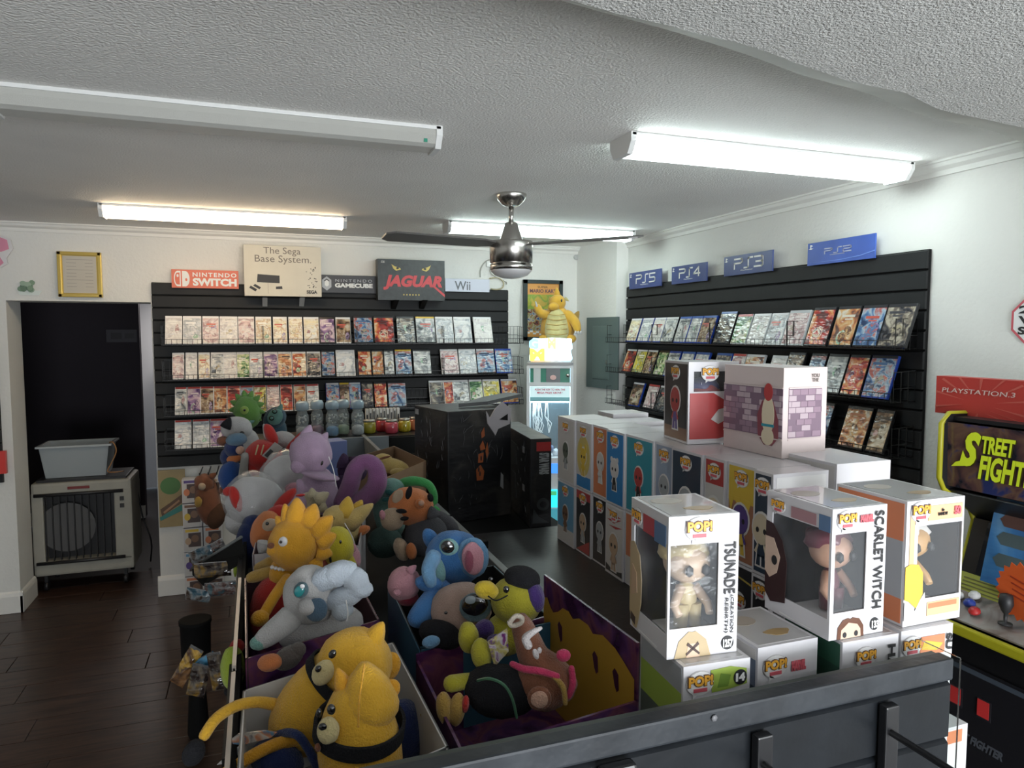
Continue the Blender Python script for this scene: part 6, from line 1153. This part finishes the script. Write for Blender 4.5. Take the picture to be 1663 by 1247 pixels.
p.e('head', 880, 1112, .98, 46, 40, -20, BR2, 36); p.tube('nose_ring', [(828, 1010, .975, 4), (838, 1000, .975, 4), (848, 1004, .975, 4), (845, 1012, .975, 4), (832, 1016, .975, 4), (827, 1011, .975, 4)], plushm('ringcream', (.45, .40, .33)), 8)
p.tube('tusk', [(878, 1020, .945, 3), (866, 1026, .94, 5), (854, 1036, .94, 7), (858, 1048, .94, 7)], plushm('ivory', (.50, .46, .46))); p.e('tooth', 870, 1062, .935, 5, 9, 20, plushm('ivory', (0, 0, 0)), 3); p.e('tooth', 876, 1056, .935, 4, 5, 0, plushm('ivory', (0, 0, 0)), 3)
p.tube('scarf', [(832, 1078, .955, 5), (850, 1086, .945, 6), (878, 1090, .94, 6), (905, 1098, .94, 5)], MAG); p.e('scarf_end', 915, 1064, .95, 12, 10, 0, MAG); p.tube('scarf', [(928, 1085, .96, 5), (930, 1110, .955, 6), (924, 1130, .955, 5)], MAG); p.e('ear', 876, 1134, .93, 20, 20, -15, BR2, 7); p.e('inner_ear', 876, 1136, .922, 14, 14, -15, SKIN, 4); p.tube('hat_brim', [(868, 1092, .95, 4), (895, 1096, .94, 4), (914, 1116, .94, 5), (918, 1142, .94, 4)], MUS)
p.tube('chain', [(776, 1105, .945, 2.5), (795, 1102, .935, 2.5), (818, 1112, .93, 2.5), (832, 1135, .93, 2.5), (839, 1165, .935, 2.5)], mat('chain_green', (.08, .20, .12), .4, .3), 5)
for x, y, a in ((722, 1150, 8), (742, 1152, -8)): p.e('foot', x, y, .955, 14, 27, a, MUS, 16)
p.e('sole', 756, 1143, .95, 6, 14, -5, RD2, 10); p.e('eye', 860, 1050, .955, 2.5, 2.5, 0, BEAD, 2)
# yellow plush dragon on the claw machine
p = Plush('orange yellow plush dragon with banded belly on the claw machine', 903, 552, 5.22, name='plush_dragon', group='plush dragon'); DY = plushm('dragon', (.66, .38, .05)); DC = plushm('dragonbelly', (.58, .52, .24))
p.e('body', 905, 527, 5.22, 27, 33, 0, DY, 24, .25); p.e('belly', 904, 530, 5.14, 19, 30, 0, DC, 12, .2); p.e('head', 905, 492, 5.20, 14, 14, 10, DY, 13); p.e('snout', 899, 498, 5.13, 9, 7, 0, DY, 8); p.cone('horn', 905, 482, 904, 467, 5.2, 6, DY); p.cone('horn', 917, 484, 924, 489, 5.2, 3, DC)
for k in range(6): p.tube('belly_seam', [(904-15-k*.6, 510+8*k, 5.10, .6), (904, 512+8*k, 5.085, .6), (904+15+k*.6, 510+8*k, 5.10, .6)], MUS, 5)
p.tube('arm', [(890, 512, 5.18, 8), (878, 508, 5.14, 7), (873, 499, 5.12, 6)], DY); p.tube('claw', [(872, 497, 5.1, 2), (870, 490, 5.1, 1)], WH, 6); p.tube('arm', [(922, 512, 5.18, 9), (934, 524, 5.14, 8), (938, 536, 5.12, 6)], DY)
for x in (935, 939, 943): p.e('claw', x, 540, 5.1, 2, 3, 0, WH, 2)
p.cone('wing', 932, 520, 940, 505, 5.3, 7, MUS); p.e('eye', 912, 488, 5.12, 1.6, 2.4, 0, BEAD, 1.5); p.e('leg', 884, 550, 5.15, 9, 7, 0, DY); p.e('leg', 927, 550, 5.15, 9, 7, 0, DY)
# ------------------------------------------------------------------ hanging packets and plush on the counter's left side
def packet(label, x, y, d, w, h, ang, m, group='foil packets hung on the counter side'):
    o = at(x, y, d); t = thing('foil_packet', label, 'packet', o, 0, group); k = d/F; a = math.radians(ang); X = RT*math.cos(a)+UP*math.sin(a); Y = -RT*math.sin(a)+UP*math.cos(a)
    mb = MB(); n = 7; g = {}
    for sgn in (0, 1):
        for i in range(n):
            for j in range(n):
                u = i/(n-1)*2-1; v = j/(n-1)*2-1; edge = (1-u*u)*(1-v**4); b = (.35+.3*noise.noise(Vector((u*2.2, v*2.2, x*.1+sgn))))*edge*min(w, h)*k
                g[sgn, i, j] = mb.b.verts.new(X*(u*w*k)+Y*(v*h*k*(1+.06*math.sin(9*u)))+FW*(b if sgn else -b))
        for i in range(n-1):
            for j in range(n-1): mb.b.faces.new((g[sgn, i, j], g[sgn, i+1, j], g[sgn, i+1, j+1], g[sgn, i, j+1]))
    mb.build('packet_foil', m, t); 
    MB().box((0, 0, 0), (w*k*1.9, .002, h*k*.16), M=Matrix((X, X.cross(Y), Y)).transposed().to_4x4()).build('crimped_seal', mat('foil_silver', (.4, .4, .42), .25, .9), t, Y*(h*k*.95))
    return t
FB = art('foil_blue', [(.01, .03, .05), (.03, .09, .13), (.20, .22, .23), (.05, .03, .02)], 30, rough=.2, wrinkle=.8); FK = art('foil_dark', [(.01, .008, .008), (.03, .02, .018), (.10, .08, .06), (.22, .13, .03)], 34, rough=.2, wrinkle=.8); FS = art('foil_pale', [(.05, .05, .055), (.22, .21, .21), (.10, .04, .03), (.05, .10, .12)], 32, rough=.2, wrinkle=.8); FY = art('foil_gold', [(.30, .16, .02), (.50, .30, .05), (.06, .03, .02), (.20, .10, .04)], 24, rough=.25, wrinkle=.7)
packet('blue and silver foil packet hanging left of the plush bin', 330, 900, 1.9, 22, 12, 20, FB); packet('silver foil packet at the edge of the dark tray', 352, 888, 1.9, 14, 9, 30, FS)
packet('crumpled silver and red packet beside the counter', 358, 956, 1.75, 26, 11, 5, FS); packet('teal foil packet, lowest of the middle bunch', 322, 966, 1.75, 20, 10, -10, FB); packet('dark brown foil packet behind the middle bunch', 345, 925, 1.8, 30, 12, 5, FK)
packet('gold tipped dark packet low at the counter side', 303, 1082, 1.5, 12, 34, -30, FY); packet('blue card packet low at the counter side', 332, 1078, 1.5, 22, 12, 28, art('card_packet', [(.05, .18, .35), (.08, .28, .45), (.35, .15, .08)], 20, wrinkle=.3)); packet('black foil packet low at the counter side, front', 322, 1105, 1.48, 15, 26, -12, FK); packet('dark packet against the counter panel', 352, 1090, 1.46, 12, 30, 10, FK)
t = thing('storage_bin', 'black cylindrical bin standing left of the counter', 'bin', at(318, 1045, 3.1)*1); bz = hit(318, 1042, 2, .42); t.location = (bz.x, bz.y, .30); MB().lathe([(.05, 0), (.058, .02), (.062, .20), (.066, .205), (.066, .22), (.058, .22)], n=24).build('bin_body', BLACKM, t); MB().lathe([(.04, -.30), (.045, -.28), (.03, -.02), (.03, .0)], n=20).build('bin_stand', BLACKM, t)
t = thing('display_tray', 'dark angled tray jutting from the counter left side', 'tray', at(360, 915, 1.85)); mb = MB(); q = [at(312, 922, 1.95), at(392, 872, 1.75), at(398, 898, 1.72), at(330, 940, 1.92)]; q = [v-at(360, 915, 1.85) for v in q]; mb.hexa([v-Vector((0, 0, .02)) for v in q]+q); mb.build('tray_board', BLACKM, t); mb = MB(); mb.tube([q[0], q[1]], .004, 6); mb.build('tray_lip', GREYE, t)
p = Plush('brown shaggy fox plush hanging in front of the boxed figures', 335, 815, 4.62, group='plush hung left of the counter'); p.e('body', 338, 815, 4.62, 20, 40, 10, BR2, 18, 0, .12); p.e('head', 332, 785, 4.60, 15, 16, 0, BR2, 14, 0, .1); p.cone('ear', 342, 775, 352, 768, 4.60, 6, BR2); p.e('tail', 352, 838, 4.60, 14, 22, -20, plushm('darkbrown', (.10, .05, .03))); p.e('yellow_patch', 322, 815, 4.52, 6, 9, 0, MUS, 4); p.e('face', 328, 790, 4.51, 6, 6, 0, TAN2, 4)
p = Plush('dark navy plush hanging beside the plastic-wrapped white plush', 405, 880, 1.85, group='plush hung left of the counter'); p.e('body', 403, 885, 1.87, 20, 38, 0, NV); p.e('leg', 392, 915, 1.84, 9, 20, 5, NV); p.e('patch', 382, 925, 1.8, 3, 12, 0, plushm('lime', (.35, .45, .05)), 3); p.e('head', 410, 850, 1.88, 16, 14, 0, NV)
p = Plush('lime green plush with brown patch at the counter left edge', 378, 1085, 1.2, group='plush hung left of the counter'); LIMP = plushm('lime', (0, 0, 0)); p.e('body', 378, 1085, 1.2, 20, 36, 0, LIMP, 14); p.e('patch', 386, 1090, 1.175, 9, 12, 20, plushm('mossbrown', (.14, .13, .03)), 5); p.e('head', 385, 1050, 1.22, 12, 12, 0, RD2); p.e('foot', 378, 1122, 1.2, 14, 10, 0, BK2)
